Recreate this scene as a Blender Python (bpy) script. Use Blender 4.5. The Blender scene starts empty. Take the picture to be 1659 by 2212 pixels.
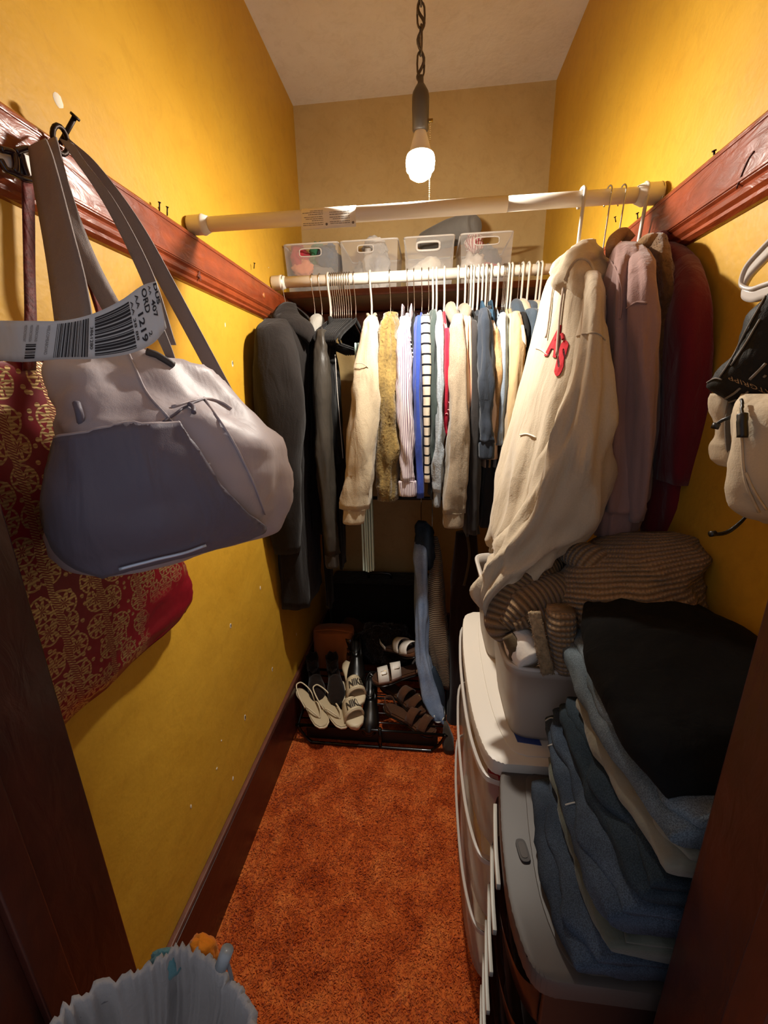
import bpy, bmesh, math, random
import numpy as np
from mathutils import Vector, Matrix, noise
from mathutils.bvhtree import BVHTree

SC = bpy.context.scene
COL = SC.collection

# ------------------------------------------------------------------ camera
F_PX, YAW, PITCH, ROLL = 870.26, .1092, .28, -.0206
CX, CY = 829.5, 1106.0
EYE = np.array([0.0, 0.0, 1.4])
def _axes():
    fw0 = np.array([-math.sin(YAW), math.cos(YAW), 0]); rt = np.array([math.cos(YAW), math.sin(YAW), 0]); up = np.array([0, 0, 1.0])
    fw = math.cos(PITCH)*fw0 - math.sin(PITCH)*up
    u = math.sin(PITCH)*fw0 + math.cos(PITCH)*up
    return math.cos(ROLL)*rt + math.sin(ROLL)*u, -math.sin(ROLL)*rt + math.cos(ROLL)*u, fw
_R, _U, _W = _axes()
cam_d = bpy.data.cameras.new('camera'); cam = bpy.data.objects.new('camera', cam_d); COL.objects.link(cam)
cam_d.sensor_fit = 'HORIZONTAL'; cam_d.sensor_width = 36.0; cam_d.lens = F_PX*36.0/1659.0
cam_d.clip_start = .01
cam.matrix_world = Matrix(((_R[0], _U[0], -_W[0], EYE[0]), (_R[1], _U[1], -_W[1], EYE[1]), (_R[2], _U[2], -_W[2], EYE[2]), (0, 0, 0, 1)))
SC.camera = cam

# ------------------------------------------------------------------ world: dim cool light of the room outside the closet door
wd = bpy.data.worlds.new('world'); SC.world = wd; wd.use_nodes = True
wd.node_tree.nodes['Background'].inputs[0].default_value = (.86, .88, 1.0, 1)
wd.node_tree.nodes['Background'].inputs[1].default_value = .42
BULB_STRENGTH = 1900.0
SC.view_settings.view_transform = 'Standard'; SC.view_settings.look = 'None'
SC.view_settings.exposure = 0.0; SC.view_settings.gamma = 1.0; SC.view_settings.use_curve_mapping = False

# room (metres, floor z=0, camera above the origin)
XL, XR, YB, ZC = -.5726, .4911, 2.046, 2.577
YF = .307                      # inner face of the wall with the door
BT = 1.777                     # top of the hook boards

def U(px, py, X=None, Y=None, Z=None):
    d = _W + _R*((px-CX)/F_PX) - _U*((py-CY)/F_PX)
    if X is not None: t = (X-EYE[0])/d[0]
    elif Y is not None: t = (Y-EYE[1])/d[1]
    else: t = (Z-EYE[2])/d[2]
    return EYE + d*t
def V3(*a): return np.array(a, float)
def nrm(v): v = np.asarray(v, float); return v/(np.linalg.norm(v)+1e-12)

# ------------------------------------------------------------------ materials
def lin(h):
    c = [int(h[i:i+2], 16)/255 for i in (0, 2, 4)]
    return tuple((x/12.92 if x <= .04045 else ((x+.055)/1.055)**2.4) for x in c)+(1,)
class N:
    def __init__(s, name):
        s.m = bpy.data.materials.new(name); s.m.use_nodes = True; s.t = s.m.node_tree; s.b = s.t.nodes['Principled BSDF']
    def n(s, typ, **kw):
        x = s.t.nodes.new(typ)
        for k, v in kw.items():
            if k.startswith('i_'):
                key = k[2:]; key = int(key) if key.isdigit() else key.replace('_', ' ')
                x.inputs[key].default_value = v
            else: setattr(x, k, v)
        return x
    def l(s, a, ao, b, bi): s.t.links.new(a.outputs[ao], b.inputs[bi])
    def coord(s, out='Object', scale=(1, 1, 1)):
        tc = s.n('ShaderNodeTexCoord'); mp = s.n('ShaderNodeMapping'); mp.inputs['Scale'].default_value = scale
        s.l(tc, out, mp, 0); return mp
    def bump(s, src, out, strength, dist, prev=None):
        b = s.n('ShaderNodeBump'); b.inputs['Strength'].default_value = strength; b.inputs['Distance'].default_value = dist
        s.l(src, out, b, 'Height')
        if prev: s.l(prev, 0, b, 'Normal')
        return b
    def ramp(s, src, out, stops):
        r = s.n('ShaderNodeValToRGB'); e = r.color_ramp.elements
        while len(e) < len(stops): e.new(.5)
        for i, (p, c) in enumerate(stops): e[i].position = p; e[i].color = c
        s.l(src, out, r, 0); return r
    def mix(s, fac, fo, c1, c2, typ='MIX'):
        x = s.n('ShaderNodeMixRGB', blend_type=typ)
        if fac is None: x.inputs[0].default_value = fo
        else: s.l(fac, fo, x, 0)
        for i, c in ((1, c1), (2, c2)):
            if isinstance(c, tuple) and len(c) == 2 and not isinstance(c[0], float): s.l(c[0], c[1], x, i)
            else: x.inputs[i].default_value = c
        return x
    def math(s, op, a, b=None, clamp=False):
        x = s.n('ShaderNodeMath', operation=op, use_clamp=clamp)
        for i, v in ((0, a), (1, b)):
            if v is None: continue
            if isinstance(v, tuple): s.l(v[0], v[1], x, i)
            else: x.inputs[i].default_value = v
        return x
MATS = {}
def dark(c, k): return (c[0]*k, c[1]*k, c[2]*k, 1)
def plain(name, hexc, rough=.5, metal=0, spec=.5, coat=0, trans=0, alpha=1):
    if name in MATS: return MATS[name]
    s = N(name); b = s.b
    b.inputs['Base Color'].default_value = lin(hexc); b.inputs['Roughness'].default_value = rough; b.inputs['Metallic'].default_value = metal
    b.inputs['Specular IOR Level'].default_value = spec; b.inputs['Coat Weight'].default_value = coat
    if trans: b.inputs['Transmission Weight'].default_value = trans; b.inputs['IOR'].default_value = 1.3
    if alpha < 1: b.inputs['Alpha'].default_value = alpha
    MATS[name] = s.m; return s.m
def fabric(name, hexc, var=.18, scale=60, bump=.35, rough=.9, sheen=.15, heather=0, hex2=None, wrinkle=.6):
    if name in MATS: return MATS[name]
    s = N(name); c = lin(hexc); mp = s.coord('Object')
    n1 = s.n('ShaderNodeTexNoise', i_Scale=9.0, i_Detail=4.0); s.l(mp, 0, n1, 0)
    c2 = lin(hex2) if hex2 else dark(c, 1-var)
    r = s.ramp(n1, 0, [(.35, c2), (.65, c)])
    col = r
    n2 = s.n('ShaderNodeTexNoise', i_Scale=float(scale*6), i_Detail=3.0); s.l(mp, 0, n2, 0)
    if heather:
        r2 = s.ramp(n2, 0, [(.35, (1-heather,)*3+(1,)), (.65, (1, 1, 1, 1))])
        col = s.mix(None, 1.0, (r, 0), (r2, 0), 'MULTIPLY')
    s.l(col, 0, s.b, 'Base Color')
    s.b.inputs['Roughness'].default_value = rough; s.b.inputs['Sheen Weight'].default_value = sheen; s.b.inputs['Sheen Roughness'].default_value = .5
    s.b.inputs['Specular IOR Level'].default_value = .2
    bp = s.bump(n2, 0, bump, .002)
    mp3 = s.coord('Object', (1, 1, .32)); n3 = s.n('ShaderNodeTexNoise', i_Scale=20.0, i_Detail=3.0, i_Distortion=.4); s.l(mp3, 0, n3, 0)
    bp2 = s.bump(n3, 0, wrinkle, .014, bp)
    s.l(bp2, 0, s.b, 'Normal')
    MATS[name] = s.m; return s.m
def uvstripes(name, hexa, hexb, period, duty=.5, axis='Y', rough=.9, bumpy=.2):
    """stripes in metres along the cloth's own UV"""
    if name in MATS: return MATS[name]
    s = N(name); tc = s.n('ShaderNodeTexCoord'); sp = s.n('ShaderNodeSeparateXYZ'); s.l(tc, 'UV', sp, 0)
    m = s.math('DIVIDE', (sp, axis), period); fr = s.math('FRACT', (m, 0)); gt = s.math('LESS_THAN', (fr, 0), duty)
    mx = s.mix(gt, 0, lin(hexa), lin(hexb)); s.l(mx, 0, s.b, 'Base Color')
    s.b.inputs['Roughness'].default_value = rough; s.b.inputs['Specular IOR Level'].default_value = .2
    mp = s.coord('Object'); n = s.n('ShaderNodeTexNoise', i_Scale=40.0, i_Detail=3.0); s.l(mp, 0, n, 0)
    b = s.bump(n, 0, bumpy, .004); s.l(b, 0, s.b, 'Normal')
    MATS[name] = s.m; return s.m
def knit(name, hexc, hexd, pu, pv, depth=.004, rough=.95):
    """knitted relief: rows (period pv along UV y) and stitches (pu along UV x)"""
    if name in MATS: return MATS[name]
    s = N(name); tc = s.n('ShaderNodeTexCoord'); sp = s.n('ShaderNodeSeparateXYZ'); s.l(tc, 'UV', sp, 0)
    def wave(ax, p):
        a = s.math('MULTIPLY', (sp, ax), 2*math.pi/p); b = s.math('SINE', (a, 0)); c = s.math('MULTIPLY', (b, 0), .5); return s.math('ADD', (c, 0), .5)
    wv = wave('Y', pv)
    h = wv
    if pu:
        wu = wave('X', pu); w2 = s.math('MULTIPLY', (wu, 0), .5); w3 = s.math('ADD', (w2, 0), .5); h = s.math('MULTIPLY', (wv, 0), (w3, 0))
    mp = s.coord('Object'); n = s.n('ShaderNodeTexNoise', i_Scale=300.0, i_Detail=2.0); s.l(mp, 0, n, 0)
    hh = s.math('MULTIPLY', (n, 0), .35); h2 = s.math('ADD', (h, 0), (hh, 0))
    r = s.ramp(h2, 0, [(.1, lin(hexd)), (.8, lin(hexc))]); s.l(r, 0, s.b, 'Base Color')
    s.b.inputs['Roughness'].default_value = rough; s.b.inputs['Specular IOR Level'].default_value = .15; s.b.inputs['Sheen Weight'].default_value = .2
    b = s.bump(h2, 0, 1.0, depth); s.l(b, 0, s.b, 'Normal')
    MATS[name] = s.m; return s.m
def denim(name, hexa, hexb):
    if name in MATS: return MATS[name]
    s = N(name); mp = s.coord('Object')
    n1 = s.n('ShaderNodeTexNoise', i_Scale=11.0, i_Detail=5.0); s.l(mp, 0, n1, 0)
    r = s.ramp(n1, 0, [(.35, lin(hexb)), (.7, lin(hexa))])
    n2 = s.n('ShaderNodeTexNoise', i_Scale=800.0, i_Detail=2.0); s.l(mp, 0, n2, 0)
    r2 = s.ramp(n2, 0, [(.4, (.55, .55, .55, 1)), (.62, (1.1, 1.1, 1.1, 1))])
    mx = s.mix(None, 1.0, (r, 0), (r2, 0), 'MULTIPLY'); s.l(mx, 0, s.b, 'Base Color')
    s.b.inputs['Roughness'].default_value = .92; s.b.inputs['Specular IOR Level'].default_value = .15
    b = s.bump(n2, 0, .5, .002); s.l(b, 0, s.b, 'Normal')
    MATS[name] = s.m; return s.m
def wood(name, hexa, hexb, stretch, rough=.3, coat=.4, craz=.5):
    if name in MATS: return MATS[name]
    s = N(name); mp = s.coord('Object', stretch)
    n1 = s.n('ShaderNodeTexNoise', i_Scale=7.0, i_Detail=6.0, i_Roughness=.65, i_Distortion=.6); s.l(mp, 0, n1, 0)
    r = s.ramp(n1, 0, [(.3, lin(hexb)), (.62, lin(hexa))])
    mp2 = s.coord('Object', (1, 1, 1)); n2 = s.n('ShaderNodeTexNoise', i_Scale=26.0, i_Detail=3.0); s.l(mp2, 0, n2, 0)
    r2 = s.ramp(n2, 0, [(.3, (.72, .72, .72, 1)), (.7, (1.05, 1.05, 1.05, 1))]); mx = s.mix(None, 1.0, (r, 0), (r2, 0), 'MULTIPLY')
    s.l(mx, 0, s.b, 'Base Color'); s.b.inputs['Roughness'].default_value = rough; s.b.inputs['Coat Weight'].default_value = coat; s.b.inputs['Coat Roughness'].default_value = .18
    n3 = s.n('ShaderNodeTexNoise', i_Scale=38.0, i_Detail=5.0, i_Distortion=1.2); s.l(s.coord('Object', tuple(max(.35, min(1, x)) for x in stretch)), 0, n3, 0)
    b = s.bump(n3, 0, craz, .004); s.l(b, 0, s.b, 'Normal'); s.l(b, 0, s.b, 'Coat Normal')
    MATS[name] = s.m; return s.m
def plaster(name, hexa, hexb, scale=3.0):
    s = N(name); mp = s.coord('Object')
    n1 = s.n('ShaderNodeTexNoise', i_Scale=scale, i_Detail=6.0, i_Roughness=.6); s.l(mp, 0, n1, 0)
    r = s.ramp(n1, 0, [(.3, lin(hexb)), (.7, lin(hexa))])
    # scuffs
    n4 = s.n('ShaderNodeTexNoise', i_Scale=23.0, i_Detail=6.0, i_Roughness=.7, i_Distortion=.8); s.l(mp, 0, n4, 0)
    r4 = s.ramp(n4, 0, [(.36, (.93, .92, .9, 1)), (.5, (1, 1, 1, 1))]); mx = s.mix(None, 1.0, (r, 0), (r4, 0), 'MULTIPLY')
    s.l(mx, 0, s.b, 'Base Color'); s.b.inputs['Roughness'].default_value = .55; s.b.inputs['Specular IOR Level'].default_value = .35
    n2 = s.n('ShaderNodeTexNoise', i_Scale=90.0, i_Detail=3.0); s.l(mp, 0, n2, 0)
    n3 = s.n('ShaderNodeTexNoise', i_Scale=12.0, i_Detail=4.0); s.l(mp, 0, n3, 0)
    b = s.bump(n2, 0, .25, .002); b2 = s.bump(n3, 0, .3, .012, b); s.l(b2, 0, s.b, 'Normal')
    return s.m
def translucent(name, hexc, alpha=.45, rough=.35):
    """frosted polypropylene"""
    if name in MATS: return MATS[name]
    s = N(name); s.b.inputs['Base Color'].default_value = lin(hexc); s.b.inputs['Roughness'].default_value = rough
    tr = s.n('ShaderNodeBsdfTransparent'); tl = s.n('ShaderNodeBsdfTranslucent'); tl.inputs[0].default_value = lin(hexc)
    m1 = s.n('ShaderNodeMixShader'); m1.inputs[0].default_value = .35; s.l(s.b, 0, m1, 1); s.l(tl, 0, m1, 2)
    m2 = s.n('ShaderNodeMixShader'); m2.inputs[0].default_value = alpha; s.l(tr, 0, m2, 1); s.l(m1, 0, m2, 2)
    s.l(m2, 0, s.t.nodes['Material Output'], 0)
    MATS[name] = s.m; return s.m

# ------------------------------------------------------------------ mesh helpers
def mesh_obj(name, v, f, mat, parent=None, smooth=True, uv=None):
    me = bpy.data.meshes.new(name); me.from_pydata([tuple(map(float, p)) for p in v], [], [tuple(map(int, q)) for q in f])
    if uv is not None:
        ul = me.uv_layers.new(name='UVMap'); ul.data.foreach_set('uv', np.asarray(uv, dtype=np.float32).ravel())
    me.update()
    if smooth: me.polygons.foreach_set('use_smooth', np.ones(len(me.polygons), bool))
    if mat is not None:
        for m in (mat if isinstance(mat, (list, tuple)) else [mat]): me.materials.append(m)
    o = bpy.data.objects.new(name, me); COL.objects.link(o)
    if parent is not None: attach(o, parent)
    return o
def attach(o, parent):
    o.parent = parent
    o.matrix_parent_inverse = Matrix.Identity(4)
    if parent.get('_abs', 0) or any(abs(x) > 1e-9 for x in parent.location):
        o.matrix_parent_inverse = Matrix.Translation(world_loc(parent)).inverted()
def world_loc(o):
    l = Vector(o.location)
    if o.parent is not None: l = o.matrix_parent_inverse @ l; l = l + world_loc(o.parent)
    return l
def thing(name, label, cat, loc, group=None):
    o = bpy.data.objects.new(name, None); COL.objects.link(o); o.location = tuple(map(float, loc)); o.empty_display_size = .05
    return tag(o, label, cat, group)
def tag(o, label, cat=None, group=None, kind=None):
    if label: o['label'] = label
    if cat: o['category'] = cat
    if group: o['group'] = group
    if kind: o['kind'] = kind
    return o
def struct(o, label=None):
    o['kind'] = 'structure'
    if label: o['label'] = label
    return o
def grid_faces(S, K, wrap):
    f = []
    kk = K if wrap else K-1
    for i in range(S-1):
        for j in range(kk):
            a = i*K+j; b = i*K+(j+1) % K; f.append((a, b, b+K, a+K))
    return f
def loft(secs, wrap=True, caps=(True, True), uv=True):
    secs = np.asarray(secs, float); S, K, _ = secs.shape
    v = secs.reshape(-1, 3); f = grid_faces(S, K, wrap)
    # uv in metres
    mid = S//2
    du = np.linalg.norm(np.diff(np.vstack([secs[mid], secs[mid][:1]]), axis=0), axis=1); uu = np.concatenate([[0], np.cumsum(du)])
    cen = secs.mean(axis=1); dv = np.linalg.norm(np.diff(cen, axis=0), axis=1)
    dv = np.maximum(dv, np.linalg.norm(np.diff(secs, axis=0), axis=2).mean(axis=1)*.9); vv = np.concatenate([[0], np.cumsum(dv)])
    uvs = []
    kk = K if wrap else K-1
    for i in range(S-1):
        for j in range(kk): uvs += [(uu[j], vv[i]), (uu[j+1], vv[i]), (uu[j+1], vv[i+1]), (uu[j], vv[i+1])]
    if wrap:
        if caps[0]: f.append(tuple(range(K-1, -1, -1))); uvs += [(uu[j], vv[0]) for j in range(K-1, -1, -1)]
        if caps[1]: f.append(tuple((S-1)*K+j for j in range(K))); uvs += [(uu[j], vv[-1]) for j in range(K)]
    return v, f, uvs
def resample(a, m):
    """Catmull-Rom through the rows of a"""
    a = np.asarray(a, float); n = len(a)
    if n == 2: return np.array([a[0]+(a[1]-a[0])*t for t in np.linspace(0, 1, m)])
    P = np.vstack([2*a[0]-a[1], a, 2*a[-1]-a[-2]]); out = []
    for t in np.linspace(0, n-1-1e-9, m):
        i = int(t); u = t-i; p0, p1, p2, p3 = P[i], P[i+1], P[i+2], P[i+3]
        out.append(.5*((2*p1)+(-p0+p2)*u+(2*p0-5*p1+4*p2-p3)*u*u+(-p0+3*p1-3*p2+p3)*u**3))
    return np.array(out)
def sq(x, e): return math.copysign(abs(x)**(2.0/e), x)
def fb(p, s, seed=0, o=3): return noise.fractal(Vector((p[0]*s+seed*3.7, p[1]*s-seed*1.3, p[2]*s+seed*.71)), 1.0, 2.0, o)
def rowloft(rows, m=30, k=40, e=2.6, nd=None, folds=None, lump=0, lumpf=9, seed=0, caps=(True, True), aniso=.45, fine=.5):
    """rows of (A, B, half thickness[, exponent]): a soft solid whose cross sections run from A to B.
       folds = (amplitude, count, wobble, start)"""
    arr = np.array([list(r[0])+list(r[1])+[r[2], r[3] if len(r) > 3 else e] for r in rows], float)
    arr = resample(arr, m); secs = []
    for i, r in enumerate(arr):
        A, B, t, ee = r[:3], r[3:6], max(r[6], 1e-4), r[7]; c = (A+B)/2; a = (B-A)/2
        if nd is None:
            nn = nrm(np.cross(a, [0, 0, 1.0]))
        else: nn = nrm(nd)
        fr = i/(m-1); sec = []
        for j in range(k):
            th = 2*math.pi*j/k; co, si = math.cos(th), math.sin(th)
            p = c+a*sq(co, ee)+nn*t*sq(si, ee)
            d = 0.0
            if folds:
                am, cnt, wob, st = folds; g = min(1, max(0, (fr-st)/.25))
                ph = wob*noise.noise(Vector((fr*2.3+seed, seed*1.7, .5)))
                c2 = int(round(cnt*1.7))
                d += am*g*(1.3-2.2*abs(math.sin(.5*2*round(cnt/2)*th+ph*2+seed))+.6*math.sin(c2*th-ph*4+seed*2))
            if lump: d += lump*(fb((p[0], p[1], p[2]*aniso), lumpf, seed)+fine*fb((p[0], p[1], p[2]*aniso*2), lumpf*2.3, seed+5))
            out = nrm(a*co/(np.linalg.norm(a)+1e-9)**1 + nn*si)
            sec.append(p+out*d)
        secs.append(sec)
    return loft(secs, True, caps)
def soft(name, rows, mat, parent=None, **kw):
    v, f, uv = rowloft(rows, **kw); return mesh_obj(name, v, f, mat, parent, True, uv)
def pathframe(pts):
    pts = np.asarray(pts, float); T = np.gradient(pts, axis=0); T /= np.linalg.norm(T, axis=1)[:, None]+1e-12
    a = np.array([0, 0, 1.0]) if abs(T[0][2]) < .9 else np.array([1.0, 0, 0])
    n = nrm(np.cross(T[0], a)); Ns = []
    for t in T:
        n = n-t*np.dot(n, t); n = nrm(n); Ns.append(n)
    Ns = np.array(Ns); return T, Ns, np.cross(T, Ns)
def tube(name, pts, r, mat, parent=None, k=8, m=None, ry=None, caps=True, closed=False):
    pts = np.asarray(pts, float)
    if m: pts = resample(pts, m)
    T, Nn, B = pathframe(pts); rr = np.interp(np.linspace(0, 1, len(pts)), np.linspace(0, 1, len(r)), r) if hasattr(r, '__len__') else np.full(len(pts), r)
    secs = [[pts[i]+rr[i]*(math.cos(2*math.pi*j/k)*Nn[i]+(ry or 1)*math.sin(2*math.pi*j/k)*B[i]) for j in range(k)] for i in range(len(pts))]
    if closed: secs.append(secs[0]); 
    v, f, uv = loft(secs, True, (caps and not closed, caps and not closed))
    return mesh_obj(name, v, f, mat, parent, True, uv)
def join_geo(parts):
    v, f, u = [], [], []
    for pv, pf, pu in parts:
        o = len(v); v += list(pv); f += [tuple(o+i for i in q) for q in pf]; u += list(pu)
    return v, f, u
def tubegeo(pts, r, k=6, m=None):
    pts = np.asarray(pts, float)
    if m: pts = resample(pts, m)
    T, Nn, B = pathframe(pts)
    return loft([[pts[i]+r*(math.cos(2*math.pi*j/k)*Nn[i]+math.sin(2*math.pi*j/k)*B[i]) for j in range(k)] for i in range(len(pts))])
def box(name, lo, hi, mat, parent=None, bev=0, seg=2, smooth=True):
    lo, hi = np.minimum(lo, hi), np.maximum(lo, hi)
    bm = bmesh.new(); bmesh.ops.create_cube(bm, size=1)
    for v in bm.verts: v.co = Vector([(lo[i]+hi[i])/2+v.co[i]*(hi[i]-lo[i]) for i in range(3)])
    if bev: bmesh.ops.bevel(bm, geom=list(bm.edges), offset=bev, segments=seg, profile=.6, affect='EDGES')
    me = bpy.data.meshes.new(name); bm.to_mesh(me); bm.free()
    if mat: me.materials.append(mat)
    if smooth and bev: me.polygons.foreach_set('use_smooth', np.ones(len(me.polygons), bool))
    o = bpy.data.objects.new(name, me); COL.objects.link(o)
    if bev and smooth:
        md = o.modifiers.new('wn', 'WEIGHTED_NORMAL')
    if parent is not None: attach(o, parent)
    return o
def prism(name, outline, axis, lo, hi, mat, parent=None, smooth=False, bev=0):
    """outline: 2D points in the two other axes, extruded along axis from lo to hi"""
    n = len(outline); v = []
    for t in (lo, hi):
        for p in outline:
            q = list(p); q.insert(axis, t); v.append(q)
    f = [tuple(range(n-1, -1, -1)), tuple(range(n, 2*n))]+[(i, (i+1) % n, n+(i+1) % n, n+i) for i in range(n)]
    bm = bmesh.new(); vs = [bm.verts.new(p) for p in v]
    for q in f: bm.faces.new([vs[i] for i in q])
    bmesh.ops.recalc_face_normals(bm, faces=bm.faces)
    if bev: bmesh.ops.bevel(bm, geom=list(bm.edges), offset=bev, segments=2, profile=.6, affect='EDGES')
    me = bpy.data.meshes.new(name); bm.to_mesh(me); bm.free()
    if mat: me.materials.append(mat)
    if smooth: me.polygons.foreach_set('use_smooth', np.ones(len(me.polygons), bool)); me.set_sharp_from_angle(angle=.6)
    o = bpy.data.objects.new(name, me); COL.objects.link(o)
    if parent is not None: attach(o, parent)
    return o
def strip(name, L, Rr, mat, parent=None, th=.002, m=24, across=5, sag=0):
    """webbing or paper strip between two edge paths"""
    L = resample(L, m); Rr = resample(Rr, m); top = []
    for i in range(m):
        row = [L[i]+(Rr[i]-L[i])*j/(across-1) for j in range(across)]; top.append(row)
    top = np.array(top)
    du = np.gradient(top, axis=0); dv = np.gradient(top, axis=1); nn = np.cross(du, dv); nn /= np.linalg.norm(nn, axis=2)[:, :, None]+1e-12
    if sag:
        w = np.sin(np.linspace(0, math.pi, across))[None, :, None]; top = top+nn*sag*w
    a = top+nn*th/2; b = top-nn*th/2
    secs = np.concatenate([a, b[:, ::-1]], axis=1)
    v, f, uv = loft(secs, True, (True, True)); return mesh_obj(name, v, f, mat, parent, True, uv), a
_tc = {}
def text2d(s, bold=0.0):
    key = (s, bold)
    if key in _tc: return _tc[key]
    cu = bpy.data.curves.new('txt', 'FONT'); cu.body = s; cu.size = 1.0; cu.offset = bold; cu.resolution_u = 3
    o = bpy.data.objects.new('txt', cu); COL.objects.link(o); bpy.context.view_layer.update()
    dg = bpy.context.evaluated_depsgraph_get(); me = bpy.data.meshes.new_from_object(o.evaluated_get(dg))
    v = np.array([tuple(x.co) for x in me.vertices])[:, :2]; f = [tuple(p.vertices) for p in me.polygons]
    bpy.data.objects.remove(o); bpy.data.curves.remove(cu); bpy.data.meshes.remove(me)
    v = v-v.min(axis=0); _tc[key] = (v, f); return v, f
def bvh_of(o):
    return BVHTree.FromPolygons([v.co[:] for v in o.data.vertices], [p.vertices[:] for p in o.data.polygons])
def hug(o, pts, off=.002, fallback=None):
    """points of the object's surface seen along the given sight lines, lifted off by off"""
    b = bvh_of(o) if not isinstance(o, BVHTree) else o; out = []
    if len(pts) > 1: pts = resample([list(map(float, p)) for p in pts], max(len(pts), 18))
    for px, py in pts:
        d = Vector(_W+_R*((px-CX)/F_PX)-_U*((py-CY)/F_PX)).normalized(); h = b.ray_cast(Vector(EYE), d)
        if h[0] is not None: out.append(np.array(h[0])+np.array(h[1])*off*(1 if h[1].dot(d) < 0 else -1))
        elif fallback: out.append(U(px, py, Y=fallback))
    return out
def rand(seed): return random.Random(seed)
# ================================================================== SETTING
M_YEL = plaster('yellow_paint', 'CA9C30', 'BE8E24')
M_BACK = plaster('back_wall_paint', 'BEA470', 'B0925C')  # the side walls' yellow, greyed: flare haze put into the colour
M_CEIL = plaster('ceiling_paint', 'EAE2D4', 'DCD0BE')
M_BOARD = wood('varnished_board', '9A4520', '6A2610', (1, .12, 1), rough=.32, coat=.5, craz=.55)
M_SHELF = wood('shelf_wood', '8A4526', '5F2A16', (.12, 1, 1), rough=.4, coat=.3)
M_JAMB = wood('jamb_wood', '45190D', '2C0E08', (1, 1, .1), rough=.4, coat=.25, craz=.3)
M_BASE = wood('baseboard_wood', '4A1A0E', '2E0E08', (1, .12, 1), rough=.42, coat=.2, craz=.25)
M_CAPW = wood('baseboard_cap_wood', '7A4A38', '5A3022', (1, .12, 1), rough=.5, coat=.1)
M_CHIP = plain('bare_plaster', 'DCD2BE', .9)
M_HOLE = plain('hole_shade', '2A1E10', 1.0)

def carpet_material():
    s = N('rust_carpet'); mp = s.coord('Object')
    n1 = s.n('ShaderNodeTexNoise', i_Scale=11.0, i_Detail=5.0, i_Roughness=.65, i_Distortion=.5); s.l(mp, 0, n1, 0)
    n2 = s.n('ShaderNodeTexNoise', i_Scale=160.0, i_Detail=2.0); s.l(mp, 0, n2, 0)
    r = s.ramp(n1, 0, [(.32, lin('B04A1C')), (.5, lin('CE642C')), (.68, lin('E2803E'))])
    r2 = s.ramp(n2, 0, [(.3, (.74, .7, .66, 1)), (.65, (1.05, 1.05, 1.05, 1))])
    mx = s.mix(None, 1.0, (r, 0), (r2, 0), 'MULTIPLY'); s.l(mx, 0, s.b, 'Base Color')
    s.b.inputs['Roughness'].default_value = 1; s.b.inputs['Specular IOR Level'].default_value = .05; s.b.inputs['Sheen Weight'].default_value = .15
    return s.m
M_CARPET = carpet_material()
W = .06
def slab(name, lo, hi, mat): return struct(box(name, lo, hi, mat))
floor = slab('floor', (XL-W, -1.2, -.05), (XR+W, YB+W, .0), M_CARPET)
wall_left = slab('wall_left', (XL-W, .2, 0), (XL, YB+W, ZC), M_YEL)
wall_right = slab('wall_right', (XR, .2, 0), (XR+W, YB+W, ZC), M_YEL)
wall_back = slab('wall_back', (XL, YB, 0), (XR, YB+W, ZC), M_BACK)
ceiling = slab('ceiling', (XL-W, .2, ZC), (XR+W, YB+W, ZC+.05), M_CEIL)
JL, JR, JT = -.388, .2703, 2.06       # door opening
wf = slab('wall_front', (XL, .2, 0), (JL-.02, YF, ZC), M_YEL)
o = box('wall_panel', (JR+.02, .2, 0), (XR, YF, ZC), M_YEL, wf); o = box('wall_panel', (JL-.02, .2, JT+.02), (JR+.02, YF, ZC), M_YEL, wf)
# door frame: jamb lining, stop and inner casing on each side
door = bpy.data.objects.new('door_1', None); COL.objects.link(door); door.location = (0, .25, 0); struct(door, 'dark red-brown wooden door frame')
for s, x in ((-1, JL), (1, JR)):
    box('jamb', (x, .185, 0), (x+s*.02, YF+.012, JT+.02), M_JAMB, door, .002)
    box('casing', (x+s*.006, YF, 0), (x+s*.075, YF+.014, JT+.08), M_JAMB, door, .004)
    box('casing', (x+s*.006, .166, 0), (x+s*.09, .2, JT+.08), M_JAMB, door, .004)
    box('stop', (x-s*.0, .215, 0), (x-s*.01, .245, JT), M_JAMB, door, .002)
box('head_jamb', (JL, .185, JT), (JR, YF+.012, JT+.02), M_JAMB, door, .002)
# hook boards along the side walls
def hook_board(name, s, x0, lab):
    # profile: flat face with a fillet at the top and a moulded lower edge (x distance from wall, z)
    pr = [(0, BT), (.018, BT), (.0205, BT-.004), (.0205, BT-.076), (.016, BT-.080), (.0185, BT-.085), (.0175, BT-.092), (.012, BT-.098), (.013, BT-.104), (.006, BT-.110), (0, BT-.112)]
    b = prism(name, [(x0+s*p[0], p[1]) for p in pr], 1, YF+.02, YB-.005, M_BOARD)
    struct(b, lab); return b
bl = hook_board('trim_3', 1, XL, 'varnished red-brown hook board along the wall with the bags')
br = hook_board('trim_4', -1, XR, 'varnished red-brown hook board along the wall behind the burgundy coat')
# bead line at the top of each board
for b, s, x0 in ((bl, 1, XL), (br, -1, XR)):
    box('bead', (x0+s*.019, YF+.02, BT-.011), (x0+s*.0222, YB-.01, BT-.007), M_BOARD, b, .001)
    box('bead', (x0+s*.019, YF+.02, BT-.074), (x0+s*.0225, YB-.01, BT-.069), M_BOARD, b, .001)
# cleat under the shelf at the back wall
struct(box('trim_5', (XL+.02, YB-.02, BT-.09), (XR-.02, YB, BT-.002), M_BOARD, None, .002), 'wooden cleat on the back wall under the shelf')
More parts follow.
